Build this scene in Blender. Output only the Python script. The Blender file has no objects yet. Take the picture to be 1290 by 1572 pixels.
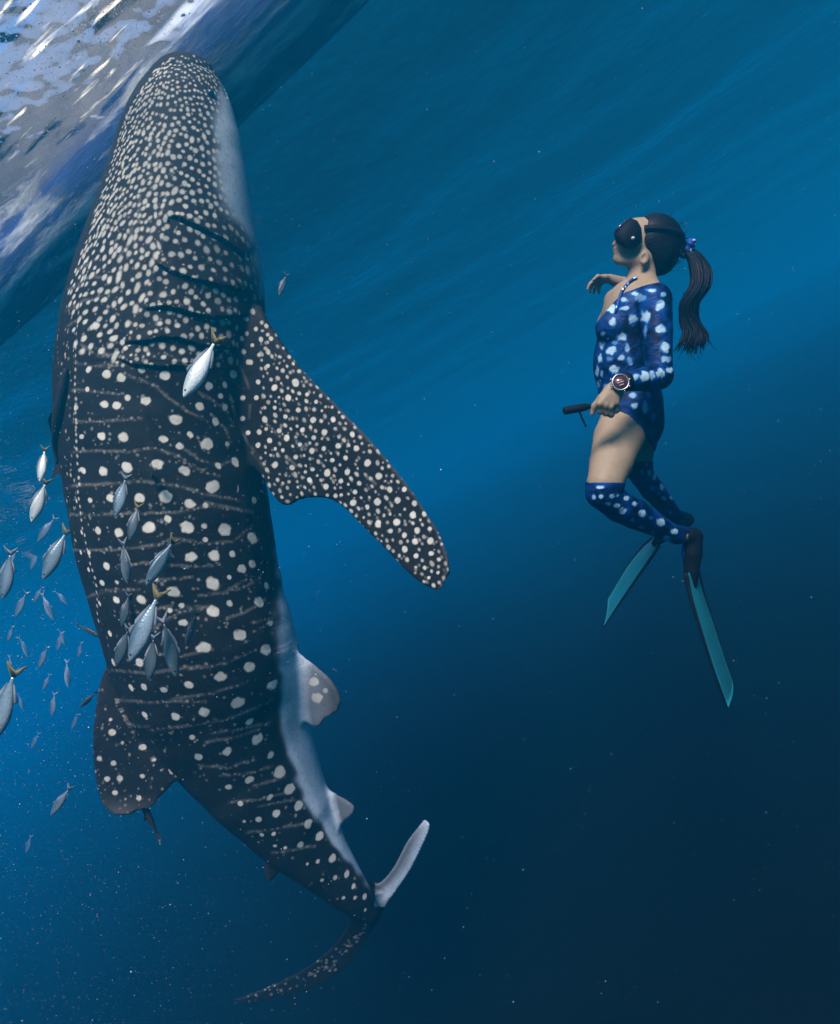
import bpy, bmesh, math
import numpy as np
from mathutils import Matrix, Vector

scene = bpy.context.scene
col = scene.collection
rng = np.random.default_rng(7)

# ------------------------------------------------------------------ camera
F = 950.0                       # focal length in photograph pixels (1290 x 1572)
PITCH, ROLL = math.radians(-1.0), math.radians(26.0)
KD = F / 1308.0                 # distances were first measured for a 1308 px lens
def dm(D): return KD * 4.25 + (np.asarray(D, float) - 4.25)
CAM = np.array([0.0, 0.0, -2.53])          # the sea surface is z = 0
_f = np.array([0.0, math.cos(PITCH), math.sin(PITCH)])
_r0 = np.array([1.0, 0.0, 0.0]); _u0 = np.array([0.0, -math.sin(PITCH), math.cos(PITCH)])
_r = math.cos(ROLL) * _r0 - math.sin(ROLL) * _u0
_u = math.sin(ROLL) * _r0 + math.cos(ROLL) * _u0
R = np.stack([_r, _u, -_f], axis=1)        # camera axes as columns

cd = bpy.data.cameras.new('camera')
cam = bpy.data.objects.new('camera', cd); col.objects.link(cam)
M4 = Matrix.Identity(4)
for i in range(3):
    for j in range(3):
        M4[i][j] = R[i, j]
    M4[i][3] = CAM[i]
cam.matrix_world = M4
cd.sensor_fit = 'AUTO'; cd.sensor_width = 36.0
cd.lens = 36.0 * F / 1572.0
cd.clip_start = 0.05; cd.clip_end = 2000
scene.camera = cam

# ------------------------------------------------------------------ daylight
FLOOR_Z = -6.6; FLOOR_K = 0.13  # depth and rise of the added floor that darkens the water
SUN_EL, SUN_AZ = math.radians(53), math.radians(176)   # azimuth from +Y towards +X
sdir = np.array([math.sin(SUN_AZ) * math.cos(SUN_EL), math.cos(SUN_AZ) * math.cos(SUN_EL), math.sin(SUN_EL)])
world = bpy.data.worlds.new('World'); scene.world = world; world.use_nodes = True
wn = world.node_tree.nodes; wl = world.node_tree.links
sky = wn.new('ShaderNodeTexSky'); sky.sky_type = 'NISHITA'; sky.sun_disc = False
sky.sun_elevation = SUN_EL; sky.sun_rotation = SUN_AZ
bg = wn['Background']; bg.inputs['Strength'].default_value = 0.15
wl.new(sky.outputs[0], bg.inputs['Color'])
sl = bpy.data.lights.new('sun', 'SUN'); sl.energy = 5.0; sl.angle = math.radians(22.0); sl.color = (1.0, 0.97, 0.92)
sun = bpy.data.objects.new('sun', sl); col.objects.link(sun)
sun.rotation_euler = Vector(sdir).to_track_quat('Z', 'Y').to_euler()

vs = scene.view_settings
vs.view_transform = 'Standard'; vs.look = 'None'; vs.gamma = 1.0; vs.exposure = 1.42
cy = scene.cycles
cy.use_denoising = True; cy.denoiser = 'OPENIMAGEDENOISE'
cy.max_bounces = 6; cy.diffuse_bounces = 2; cy.glossy_bounces = 3; cy.transmission_bounces = 4
cy.volume_bounces = 2; cy.transparent_max_bounces = 12
cy.use_adaptive_sampling = False
cy.sample_clamp_indirect = 4.0; cy.sample_clamp_direct = 12.0

# ------------------------------------------------------------------ helpers
def cs(px, py, D):
    """photograph pixel at distance D along the axis -> camera-frame metres (x right, y up, z towards camera)"""
    px = np.asarray(px, float); py = np.asarray(py, float); D = np.asarray(D, float) + 0 * px
    return np.stack([(px - 645) / F * D, -(py - 786) / F * D, -D], axis=-1)
def to_world(v): return v @ R.T + CAM
def W(px, py, D): return to_world(cs(px, py, D))
def ray_to_z(px, py, z):
    d = R @ cs(px, py, 1.0)
    t = (z - CAM[2]) / d[2]
    return CAM + d * t

def new_mesh(name, v, faces, smooth=True):
    me = bpy.data.meshes.new(name)
    v = np.asarray(v, np.float32)
    if isinstance(faces, np.ndarray):
        n, k = faces.shape
        me.vertices.add(len(v)); me.vertices.foreach_set('co', v.ravel())
        me.loops.add(n * k); me.loops.foreach_set('vertex_index', faces.astype(np.int32).ravel())
        me.polygons.add(n)
        me.polygons.foreach_set('loop_start', np.arange(0, n * k, k, dtype=np.int32))
        me.update(calc_edges=True); me.validate()
    else:
        me.from_pydata([tuple(map(float, p)) for p in v], [], [tuple(int(i) for i in f) for f in faces])
    if smooth:
        me.polygons.foreach_set('use_smooth', np.ones(len(me.polygons), bool))
    me.update()
    return me

def attr(me, name, vals):
    a = me.attributes.new(name, 'FLOAT', 'POINT'); a.data.foreach_set('value', np.asarray(vals, np.float32))

def tag(o, label=None, cat=None, group=None, kind=None):
    if label: o['label'] = label
    if cat: o['category'] = cat
    if group: o['group'] = group
    if kind: o['kind'] = kind
    return o

def place(name, vw, faces, mat, origin=None, parent=None, smooth=True):
    """object from world-space vertices, with its origin at `origin` (world)"""
    vw = np.asarray(vw, float)
    if parent is not None: origin = np.array(parent.location)
    if origin is None: origin = vw.mean(0)
    me = new_mesh(name, vw - origin, faces, smooth)
    if mat is not None:
        for m in (mat if isinstance(mat, (list, tuple)) else [mat]): me.materials.append(m)
    o = bpy.data.objects.new(name, me); col.objects.link(o)
    if parent is not None: o.parent = parent
    else: o.location = origin
    return o

def catmull(P, n, closed=False):
    P = np.asarray(P, float); m = len(P)
    t = np.linspace(0, m - 1, n); i = np.clip(t.astype(int), 0, m - 2); f = (t - i)[:, None]
    p1 = P[i]; p2 = P[i + 1]
    p0 = np.where((i > 0)[:, None], P[np.maximum(i - 1, 0)], 2 * p1 - p2)
    p3 = np.where((i + 2 < m)[:, None], P[np.minimum(i + 2, m - 1)], 2 * p2 - p1)
    return 0.5 * ((2 * p1) + (p2 - p0) * f + (2 * p0 - 5 * p1 + 4 * p2 - p3) * f**2 + (3 * p1 - p0 - 3 * p2 + p3) * f**3)

def ring_faces(nr, nc, cap0=True, cap1=True):
    i = np.arange(nr - 1)[:, None]; j = np.arange(nc)[None, :]; j2 = (j + 1) % nc
    q = np.stack([i * nc + j, i * nc + j2, (i + 1) * nc + j2, (i + 1) * nc + j], -1).reshape(-1, 4)
    F_ = [tuple(x) for x in q]
    if cap0: F_.append(tuple(range(nc - 1, -1, -1)))
    if cap1: F_.append(tuple((nr - 1) * nc + k for k in range(nc)))
    return F_

def tube(path, radii, nc=10, cap=True):
    """round tube along a polyline of 3-D points"""
    path = np.asarray(path, float); radii = np.broadcast_to(np.asarray(radii, float), (len(path),))
    T = np.gradient(path, axis=0); T /= np.linalg.norm(T, axis=1)[:, None] + 1e-9
    a = np.array([0.31, 0.2, 0.93]); V = []
    n0 = np.cross(T[0], a); n0 /= np.linalg.norm(n0)
    for k in range(len(path)):
        n0 = n0 - T[k] * (n0 @ T[k]); n0 /= np.linalg.norm(n0) + 1e-9
        b0 = np.cross(T[k], n0)
        th = np.linspace(0, 2 * math.pi, nc, endpoint=False)
        V.append(path[k] + radii[k] * (np.cos(th)[:, None] * n0 + np.sin(th)[:, None] * b0))
    return np.concatenate(V), ring_faces(len(path), nc, cap, cap)

def hashnoise(p, seed=0):
    """cheap smooth value noise, p (n,3) -> (n,) in 0..1"""
    p = np.asarray(p, float); i = np.floor(p).astype(np.int64); f = p - i; f = f * f * (3 - 2 * f)
    def h(a):
        n = (a[:, 0] * 73856093) ^ (a[:, 1] * 19349663) ^ (a[:, 2] * 83492791) ^ (seed * 2654435)
        n = (n ^ (n >> 13)) * 1274126177 & 0x7fffffff
        n = (n ^ (n >> 16)) & 0xffff
        return n / 65535.0
    r = 0
    for dx in (0, 1):
        for dy in (0, 1):
            for dz in (0, 1):
                w = (f[:, 0] if dx else 1 - f[:, 0]) * (f[:, 1] if dy else 1 - f[:, 1]) * (f[:, 2] if dz else 1 - f[:, 2])
                r = r + w * h(i + np.array([dx, dy, dz]))
    return r

def vnormals(co, Qd):
    nrm = np.cross(co[Qd[:, 2]] - co[Qd[:, 0]], co[Qd[:, 3]] - co[Qd[:, 1]])
    out = np.zeros_like(co)
    for k in range(4):
        for x in range(3): out[:, x] += np.bincount(Qd[:, k], nrm[:, x], len(co))
    return out / (np.linalg.norm(out, axis=1)[:, None] + 1e-12)

# ------------------------------------------------------------------ material helpers
def mat_new(name):
    m = bpy.data.materials.new(name); m.use_nodes = True
    nt = m.node_tree; return m, nt.nodes, nt.links, nt.nodes['Principled BSDF']
def simple(name, rgb, rough=0.5, metal=0.0, spec=0.3, noise=0.0, nscale=20.0, bump=0.0):
    m, n, l, b = mat_new(name)
    b.inputs['Base Color'].default_value = (*rgb, 1); b.inputs['Roughness'].default_value = rough
    b.inputs['Metallic'].default_value = metal; b.inputs['Specular IOR Level'].default_value = spec
    if noise or bump:
        tc = n.new('ShaderNodeTexCoord'); t = n.new('ShaderNodeTexNoise'); t.inputs['Scale'].default_value = nscale
        t.inputs['Detail'].default_value = 5
        l.new(tc.outputs['Object'], t.inputs['Vector'])
        if noise:
            mx = n.new('ShaderNodeMixRGB'); mx.blend_type = 'MULTIPLY'; mx.inputs[0].default_value = noise
            mx.inputs[1].default_value = (*rgb, 1); l.new(t.outputs['Fac'], mx.inputs[2]); l.new(mx.outputs[0], b.inputs['Base Color'])
        if bump:
            bp = n.new('ShaderNodeBump'); bp.inputs['Strength'].default_value = bump; bp.inputs['Distance'].default_value = 0.01
            l.new(t.outputs['Fac'], bp.inputs['Height']); l.new(bp.outputs[0], b.inputs['Normal'])
    return m
def math_node(n, l, op, a, b=None, clamp=False):
    m = n.new('ShaderNodeMath'); m.operation = op; m.use_clamp = clamp
    for k, x in enumerate((a, b)):
        if x is None: continue
        if isinstance(x, (int, float)): m.inputs[k].default_value = x
        else: l.new(x, m.inputs[k])
    return m.outputs[0]
def mix_rgb(n, l, fac, a, b):
    m = n.new('ShaderNodeMixRGB')
    for k, x in enumerate((fac, a, b)):
        if isinstance(x, (int, float)): m.inputs[k].default_value = x
        elif isinstance(x, tuple): m.inputs[k].default_value = (*x, 1)
        else: l.new(x, m.inputs[k])
    return m.outputs[0]
def ramp(n, l, fac, stops):
    r = n.new('ShaderNodeValToRGB'); e = r.color_ramp.elements
    while len(e) < len(stops): e.new(0.5)
    for k, (p, c) in enumerate(stops):
        e[k].position = p; e[k].color = (c, c, c, 1) if isinstance(c, (int, float)) else (*c, 1)
    l.new(fac, r.inputs[0]); return r.outputs[0]
def noise_node(n, l, vec, scale, detail=4, rough=0.55, dist=0.0):
    t = n.new('ShaderNodeTexNoise'); t.inputs['Scale'].default_value = scale; t.inputs['Detail'].default_value = detail
    t.inputs['Roughness'].default_value = rough; t.inputs['Distortion'].default_value = dist
    if vec is not None: l.new(vec, t.inputs['Vector'])
    return t.outputs['Fac']

HULL_A = ray_to_z(-10, 478, -0.10); HULL_B = ray_to_z(470, 0, -0.10); HULL_ANG = math.atan2(HULL_B[1] - HULL_A[1], HULL_B[0] - HULL_A[0])
# ------------------------------------------------------------------ the sea: surface sheet and the body of water
def graded(lim, n, p=3.0):
    t = np.linspace(-1, 1, n); return lim * (0.05 * t + 0.95 * np.sign(t) * np.abs(t) ** p)
gx = graded(260, 420) - 1.5; gy = graded(260, 420) + 4.0
GX, GY = np.meshgrid(gx, gy, indexing='ij')
Z = np.zeros_like(GX)
wr = np.random.default_rng(3)
for lam, amp in ((3.1, .028), (2.2, .022), (1.5, .014), (1.1, .010), (0.8, .007), (0.6, .005), (0.45, .003)):
    for k in range(3):
        a = HULL_ANG + math.pi / 2 + math.radians(wr.normal(0, 24)); ph = wr.uniform(0, 6.28); kk = 2 * math.pi / (lam * wr.uniform(.85, 1.15))
        Z += amp * 0.34 * np.sin(kk * (GX * math.cos(a) + GY * math.sin(a)) + ph)
Z *= np.clip(1.2 - np.hypot(GX + 1.5, GY - 4) / 60, 0, 1)
n_ = len(gx)
ii, jj = np.meshgrid(np.arange(n_ - 1), np.arange(n_ - 1), indexing='ij')
q = np.stack([ii * n_ + jj, (ii + 1) * n_ + jj, (ii + 1) * n_ + jj + 1, ii * n_ + jj + 1], -1).reshape(-1, 4)
m, n, l, b = mat_new('water_surface_material')
n.remove(b); out = n['Material Output']
tc = n.new('ShaderNodeTexCoord')
bp = n.new('ShaderNodeBump'); bp.inputs['Strength'].default_value = 0.6; bp.inputs['Distance'].default_value = 0.025
l.new(noise_node(n, l, tc.outputs['Object'], 4.5, 2), bp.inputs['Height'])
fr = n.new('ShaderNodeFresnel'); fr.inputs['IOR'].default_value = 1.33
l.new(bp.outputs[0], fr.inputs['Normal'])
tr = n.new('ShaderNodeBsdfTransparent'); gl = n.new('ShaderNodeBsdfGlossy'); gl.inputs['Roughness'].default_value = 0.03
l.new(bp.outputs[0], gl.inputs['Normal'])
ms = n.new('ShaderNodeMixShader'); l.new(fr.outputs[0], ms.inputs[0]); l.new(tr.outputs[0], ms.inputs[1]); l.new(gl.outputs[0], ms.inputs[2])
# foam churned up around the feeding mouth, on the near side of the hull
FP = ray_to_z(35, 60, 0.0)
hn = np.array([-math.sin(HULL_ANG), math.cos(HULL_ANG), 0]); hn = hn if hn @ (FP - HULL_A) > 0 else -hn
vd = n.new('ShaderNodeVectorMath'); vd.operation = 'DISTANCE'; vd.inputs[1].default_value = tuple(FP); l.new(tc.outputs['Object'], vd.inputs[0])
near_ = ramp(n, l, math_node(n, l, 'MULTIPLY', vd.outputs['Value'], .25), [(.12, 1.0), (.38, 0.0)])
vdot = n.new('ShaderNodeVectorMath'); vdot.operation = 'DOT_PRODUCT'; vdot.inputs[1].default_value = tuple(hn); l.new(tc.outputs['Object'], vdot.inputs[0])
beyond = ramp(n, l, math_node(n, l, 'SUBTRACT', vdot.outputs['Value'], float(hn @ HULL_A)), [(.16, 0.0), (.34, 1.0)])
fmp = n.new('ShaderNodeMapping'); fmp.inputs['Rotation'].default_value = (0, 0, HULL_ANG); fmp.vector_type = 'TEXTURE'
fmp.inputs['Scale'].default_value = (1.0, .22, 1.0); l.new(tc.outputs['Object'], fmp.inputs[0])
streak = noise_node(n, l, fmp.outputs[0], 1.5, 5, .6, .4)
fom = math_node(n, l, 'MULTIPLY', math_node(n, l, 'MULTIPLY', near_, beyond), ramp(n, l, streak, [(.37, .0), (.43, .50), (.60, .60)]))
df = n.new('ShaderNodeBsdfDiffuse'); tl_n = n.new('ShaderNodeBsdfTranslucent')
fc_ = mix_rgb(n, l, noise_node(n, l, tc.outputs['Object'], 6, 4, .6), (.09, .088, .082), (.30, .285, .26))
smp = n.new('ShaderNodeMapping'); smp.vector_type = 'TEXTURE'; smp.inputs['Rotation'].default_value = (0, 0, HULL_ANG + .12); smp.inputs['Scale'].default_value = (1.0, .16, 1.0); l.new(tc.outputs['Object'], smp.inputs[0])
glint_paint = ramp(n, l, noise_node(n, l, smp.outputs[0], 3.2, 3, .5, .2), [(.61, 0.0), (.70, 1.0)])  # warm sun glints painted as streaks into the foam colour
glint_paint = math_node(n, l, 'MULTIPLY', glint_paint, math_node(n, l, 'MULTIPLY', near_, beyond))
fc_ = mix_rgb(n, l, glint_paint, fc_, (.92, .84, .60)); fom = math_node(n, l, 'MAXIMUM', fom, math_node(n, l, 'MULTIPLY', glint_paint, .9))
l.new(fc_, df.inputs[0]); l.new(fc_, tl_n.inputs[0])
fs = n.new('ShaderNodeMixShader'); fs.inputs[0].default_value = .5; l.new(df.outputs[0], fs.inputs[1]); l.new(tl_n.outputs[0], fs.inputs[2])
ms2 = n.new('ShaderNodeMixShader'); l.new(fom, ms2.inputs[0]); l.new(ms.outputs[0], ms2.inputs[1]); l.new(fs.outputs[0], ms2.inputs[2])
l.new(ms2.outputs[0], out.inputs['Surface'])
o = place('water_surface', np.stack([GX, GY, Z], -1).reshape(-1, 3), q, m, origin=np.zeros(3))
tag(o, 'rippled sea surface seen from below with bright sky glints', 'water', kind='structure')

def box_verts(lo, hi):
    v = np.array([[x, y, z] for z in (lo[2], hi[2]) for y in (lo[1], hi[1]) for x in (lo[0], hi[0])])
    f = [(0, 2, 3, 1), (4, 5, 7, 6), (0, 1, 5, 4), (2, 6, 7, 3), (0, 4, 6, 2), (1, 3, 7, 5)]
    return v, f
m, n, l, b = mat_new('sea_water'); n.remove(b)
pv = n.new('ShaderNodeVolumePrincipled')
pv.inputs['Color'].default_value = (0.003, 0.415, 0.66, 1)
pv.inputs['Absorption Color'].default_value = (0.05, 0.0, 0.16, 1)
pv.inputs['Density'].default_value = 0.064
pv.inputs['Anisotropy'].default_value = 0.62
l.new(pv.outputs[0], n['Material Output'].inputs['Volume'])
v, f = box_verts((-280, -280, FLOOR_Z - 5.5), (280, 280, 1.6))
o = place('haze', v, f, m, origin=np.zeros(3), smooth=False); o.display_type = 'WIRE'
tag(o, 'clear blue sea water fading things with distance', 'water', kind='stuff')

# added near-black floor, unseen; cuts scattered light so the deep water darkens
m = simple('dark_sea_floor', (0.002, 0.0025, 0.003), .9, spec=0, noise=.6, nscale=.6)
gx2 = graded(270, 120, 2.2); X2, Y2 = np.meshgrid(gx2, gx2, indexing='ij')
Z2 = np.minimum(FLOOR_Z + FLOOR_K * np.maximum(.75 * X2 + .66 * Y2, -9), -.6) + .25 * np.sin(X2 * .11 + 1) * np.cos(Y2 * .09) + .3 * np.sin(X2 * .31 + Y2 * .23)
ii, jj = np.meshgrid(np.arange(119), np.arange(119), indexing='ij')
q = np.stack([ii * 120 + jj, (ii + 1) * 120 + jj, (ii + 1) * 120 + jj + 1, ii * 120 + jj + 1], -1).reshape(-1, 4)
o = place('ground', np.stack([X2, Y2, Z2], -1).reshape(-1, 3), q, m, origin=np.zeros(3)); tag(o, 'dark sea floor far below in the deep water', 'sea floor', kind='structure')
# ------------------------------------------------------------------ the boat: narrow blue canoe floating at the surface
HL, HW_ = 9.0, 0.25
A, B = HULL_A, HULL_B
ax = (B - A); ax[2] = 0; ax /= np.linalg.norm(ax)
side = np.cross([0, 0, 1.0], ax)
mid = A + ax * (np.linalg.norm(B - A) * 0.55)
mid[2] = 0
ns, nc = 81, 30
th = np.linspace(0, math.pi, nc)
V = []
for k in range(ns):
    t = -1 + 2 * k / (ns - 1)
    taper = max(0.015, (1 - abs(t) ** 3.2)) ** 0.75
    w = HW_ * taper
    keel = -0.27 * (1 - abs(t) ** 4) + 0.16 * abs(t) ** 3
    top = 0.13 + 0.30 * abs(t) ** 3
    c = mid + ax * (t * HL / 2)
    ct = np.cos(th); st = np.sin(th)
    xs = w * np.sign(ct) * np.abs(ct) ** 0.75
    zs = top + (keel - top) * st ** 0.8
    V.append(c + side * xs[:, None] + np.array([0, 0, 1.0]) * zs[:, None])
outer = np.array(V)
inner = outer.copy()
for k in range(ns):
    c = outer[k].mean(0)
    ctr = 0.5 * (outer[k][0] + outer[k][-1])
    inner[k] = ctr + (outer[k] - ctr) * 0.90
Vb = np.concatenate([outer.reshape(-1, 3), inner.reshape(-1, 3)])
Fb = []
off = ns * nc
for i in range(ns - 1):
    for j in range(nc - 1):
        a = i * nc + j
        Fb.append((a, a + nc, a + nc + 1, a + 1)); Fb.append((off + a, off + a + 1, off + a + nc + 1, off + a + nc))
    for j in (0, nc - 1):
        a = i * nc + j; b2 = (i + 1) * nc + j
        Fb.append((a, off + a, off + b2, b2) if j == 0 else (a, b2, off + b2, off + a))
m, n, l, b = mat_new('worn_blue_paint')
tc = n.new('ShaderNodeTexCoord')
mp = n.new('ShaderNodeMapping'); mp.inputs['Scale'].default_value = (0.45, 2.2, 2.2); l.new(tc.outputs['Object'], mp.inputs[0])
wear = ramp(n, l, noise_node(n, l, mp.outputs[0], 2.3, 6, .6, .4), [(0.47, 0.0), (0.58, 1.0)])
green = ramp(n, l, noise_node(n, l, mp.outputs[0], 4.5, 6, .65), [(0.50, 0.0), (0.68, 1.0)])
c1 = mix_rgb(n, l, noise_node(n, l, mp.outputs[0], 7.0, 5), (0.010, 0.022, 0.075), (0.035, 0.075, 0.22))
c2 = mix_rgb(n, l, wear, c1, (0.42, 0.46, 0.47))
c3 = mix_rgb(n, l, math_node(n, l, 'MULTIPLY', green, 0.7), c2, (0.10, 0.12, 0.08))
l.new(c3, b.inputs['Base Color']); b.inputs['Roughness'].default_value = 0.6; b.inputs['Specular IOR Level'].default_value = 0.2
bp = n.new('ShaderNodeBump'); bp.inputs['Strength'].default_value = 0.35; bp.inputs['Distance'].default_value = 0.015
l.new(noise_node(n, l, mp.outputs[0], 14, 6), bp.inputs['Height']); l.new(bp.outputs[0], b.inputs['Normal'])
boat = bpy.data.objects.new('canoe', None); col.objects.link(boat)
boat.location = mid; boat.rotation_euler = (0, 0, math.atan2(ax[1], ax[0]))
Rz = np.array([ax, side, [0, 0, 1.0]])
def boat_part(name, vw, faces, mat):
    me = new_mesh(name, (np.asarray(vw) - mid) @ Rz.T, faces); me.materials.append(mat)
    o = bpy.data.objects.new(name, me); col.objects.link(o); o.parent = boat; return o
boat_part('hull', Vb, Fb, m)
rail_m = simple('weathered_wood', (0.05, 0.07, 0.12), 0.7, noise=.5, nscale=9)
for j in (0, nc - 1):
    tv, tf = tube(outer[:, j] + np.array([0, 0, .015]), 0.016, 8); boat_part('gunwale', tv, tf, rail_m)
for t in (-0.45, 0.0, 0.45):
    k = int((t + 1) / 2 * (ns - 1)); a0 = outer[k][0]; a1 = outer[k][-1]
    e = 0.11 * ax; up = np.array([0, 0, 1.0])
    a0 = a0 + (a1 - a0) * .06 - up * .06; a1 = a1 - (a1 - a0) * .06 - up * .0; a1[2] = a0[2]
    bv = np.array([a0 - e, a0 + e, a1 + e, a1 - e, a0 - e + up * .03, a0 + e + up * .03, a1 + e + up * .03, a1 - e + up * .03])
    boat_part('seat_plank', bv, [(3, 2, 1, 0), (4, 5, 6, 7), (0, 1, 5, 4), (1, 2, 6, 5), (2, 3, 7, 6), (3, 0, 4, 7)], rail_m)
tag(boat, 'narrow blue wooden canoe with worn patchy paint floating above the whale shark', 'boat')
# ------------------------------------------------------------------ the whale shark
# edges in photograph pixels (y, left, right), then a diagonal tail stalk
LR = [(88, 272, 300), (92, 260, 313), (100, 246, 325), (115, 229, 338), (140, 212, 350), (180, 191, 364), (220, 178, 373), (260, 167, 380),
      (300, 154, 386), (350, 138, 394), (400, 119, 402), (440, 106, 408), (480, 95, 408), (520, 87, 405), (560, 81, 401),
      (600, 79, 397), (650, 80, 397), (700, 87, 402), (750, 97, 411), (800, 104, 418), (850, 115, 425), (900, 130, 433), (950, 146, 447)]
SP = [((a + b) / 2, y, (b - a) / 2) for y, a, b in LR]
SP += [(313, 1010, 147), (338, 1075, 135), (372, 1145, 112), (415, 1215, 90), (458, 1278, 68), (503, 1333, 46), (545, 1378, 30), (566, 1400, 22), (576, 1410, 12)]
SP = np.array(SP)
seg = np.hypot(np.diff(SP[:, 0]), np.diff(SP[:, 1])); S0 = np.concatenate([[0], np.cumsum(seg)])
NS = 420
ss = np.linspace(0, S0[-1], NS)
def pch(x, xp, fp):
    """smooth interpolation: linear, then box-smoothed"""
    y = np.interp(x, xp, fp); k = 9
    yp = np.concatenate([2 * y[0] - y[k:0:-1], y, 2 * y[-1] - y[-2:-k - 2:-1]])
    return np.convolve(yp, np.ones(2 * k + 1) / (2 * k + 1), 'same')[k:-k]
sx = pch(ss, S0, SP[:, 0]); sy = pch(ss, S0, SP[:, 1])
sw = np.interp(ss, S0, SP[:, 2]); sw[8:] = pch(ss, S0, SP[:, 2])[8:]
sD = dm(np.interp(ss, [0, 500, 900, 1300, 1500], [4.22, 4.25, 4.32, 4.62, 4.85]))
hzf = np.interp(ss, [0, 60, 300, 600, 1000, 1250, 1450], [0.72, 0.74, 0.88, 0.92, 0.90, 0.75, 0.60])
tx = np.gradient(sx); ty = np.gradient(sy); tl = np.hypot(tx, ty); tx /= tl; ty /= tl
# section direction: blend from horizontal (head, trunk) to perpendicular to the axis (tail)
wgt = np.clip((ss - 850) / 200, 0, 1)
e1x = 1 - wgt + wgt * ty; e1y = -(wgt * -tx) * 0 - wgt * tx
e1l = np.hypot(e1x, e1y); e1x /= e1l; e1y /= e1l           # pixel direction (y down)
NC = 140
phi = np.linspace(-math.pi, math.pi, NC, endpoint=False)
unit = sD / F
cos_p, sin_p = np.cos(phi), np.sin(phi)
E1 = np.stack([e1x, -e1y, 0 * e1x], -1)
def make_rings(gx_, gw_):
    cen = cs(sx + gx_ * e1x, sy + gx_ * e1y, sD)
    return cen, (cen[:, None, :] + (E1 * (gw_ * unit)[:, None])[:, None, :] * sin_p[None, :, None]
        + np.array([0, 0, 1.0]) * ((gw_ * unit * hzf)[:, None, None]) * cos_p[None, :, None])
goff = np.zeros(NS); gw = sw.copy()
for _ in range(8):                          # make the projected outline, not the section plane, hit the measured edges
    cen, ring = make_rings(goff, gw)
    pxr = ring[..., 0] / -ring[..., 2] * F + 645; pyr = -ring[..., 1] / -ring[..., 2] * F + 786
    nr_ = (pxr - sx[:, None]) * e1x[:, None] + (pyr - sy[:, None]) * e1y[:, None]
    lo_, hi_ = nr_.min(1), nr_.max(1)
    goff -= 0.7 * (lo_ + hi_) / 2; gw *= 1 + 0.7 * (2 * sw / np.maximum(hi_ - lo_, 1) - 1)
ks = np.ones(9) / 9
for _a in (goff, gw):
    _p = np.concatenate([np.full(4, _a[0]), _a, np.full(4, _a[-1])]); _a[6:] = np.convolve(_p, ks, 'valid')[6:]
cen, ring = make_rings(goff, gw)
gsx = sx + goff * e1x; gsy = sy + goff * e1y
parts_v = [ring.reshape(-1, 3)]; parts_f = [ring_faces(NS, NC)]

def fin(pairs, thick, nspan=40, nch=28):
    """pairs: (lead px,py, trail px,py, D lead, D trail) from root to tip; thick: metres at root and tip"""
    P = catmull(np.array(pairs, float), nspan); P[:, 4:6] = dm(P[:, 4:6])
    a = cs(P[:, 0], P[:, 1], P[:, 4]); c = cs(P[:, 2], P[:, 3], P[:, 5])
    ch = c - a
    span = np.gradient((a + c) / 2, axis=0)
    nrm = np.cross(span, ch); nrm /= np.linalg.norm(nrm, axis=1)[:, None] + 1e-9
    tt = np.interp(np.linspace(0, 1, nspan), np.linspace(0, 1, len(thick)), thick)
    h = nch // 2
    x = 0.5 * (1 - np.cos(np.linspace(0, math.pi, h + 1)))
    prof = 2.0 * (np.sqrt(x) * 0.62 - 0.26 * x - 0.36 * x ** 2) 
    prof = np.maximum(prof, 0.06 * (1 - x) + 0.05)
    xs = np.concatenate([x, x[-2:0:-1]]); ps = np.concatenate([prof, -prof[-2:0:-1]])
    hth = np.sign(ps)[None, :] * np.maximum(tt[:, None] * 0.5 * np.abs(ps)[None, :], 0.011)
    v = a[:, None, :] + ch[:, None, :] * xs[None, :, None] + nrm[:, None, :] * hth[:, :, None]
    return v.reshape(-1, 3), ring_faces(nspan, len(xs))
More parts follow.
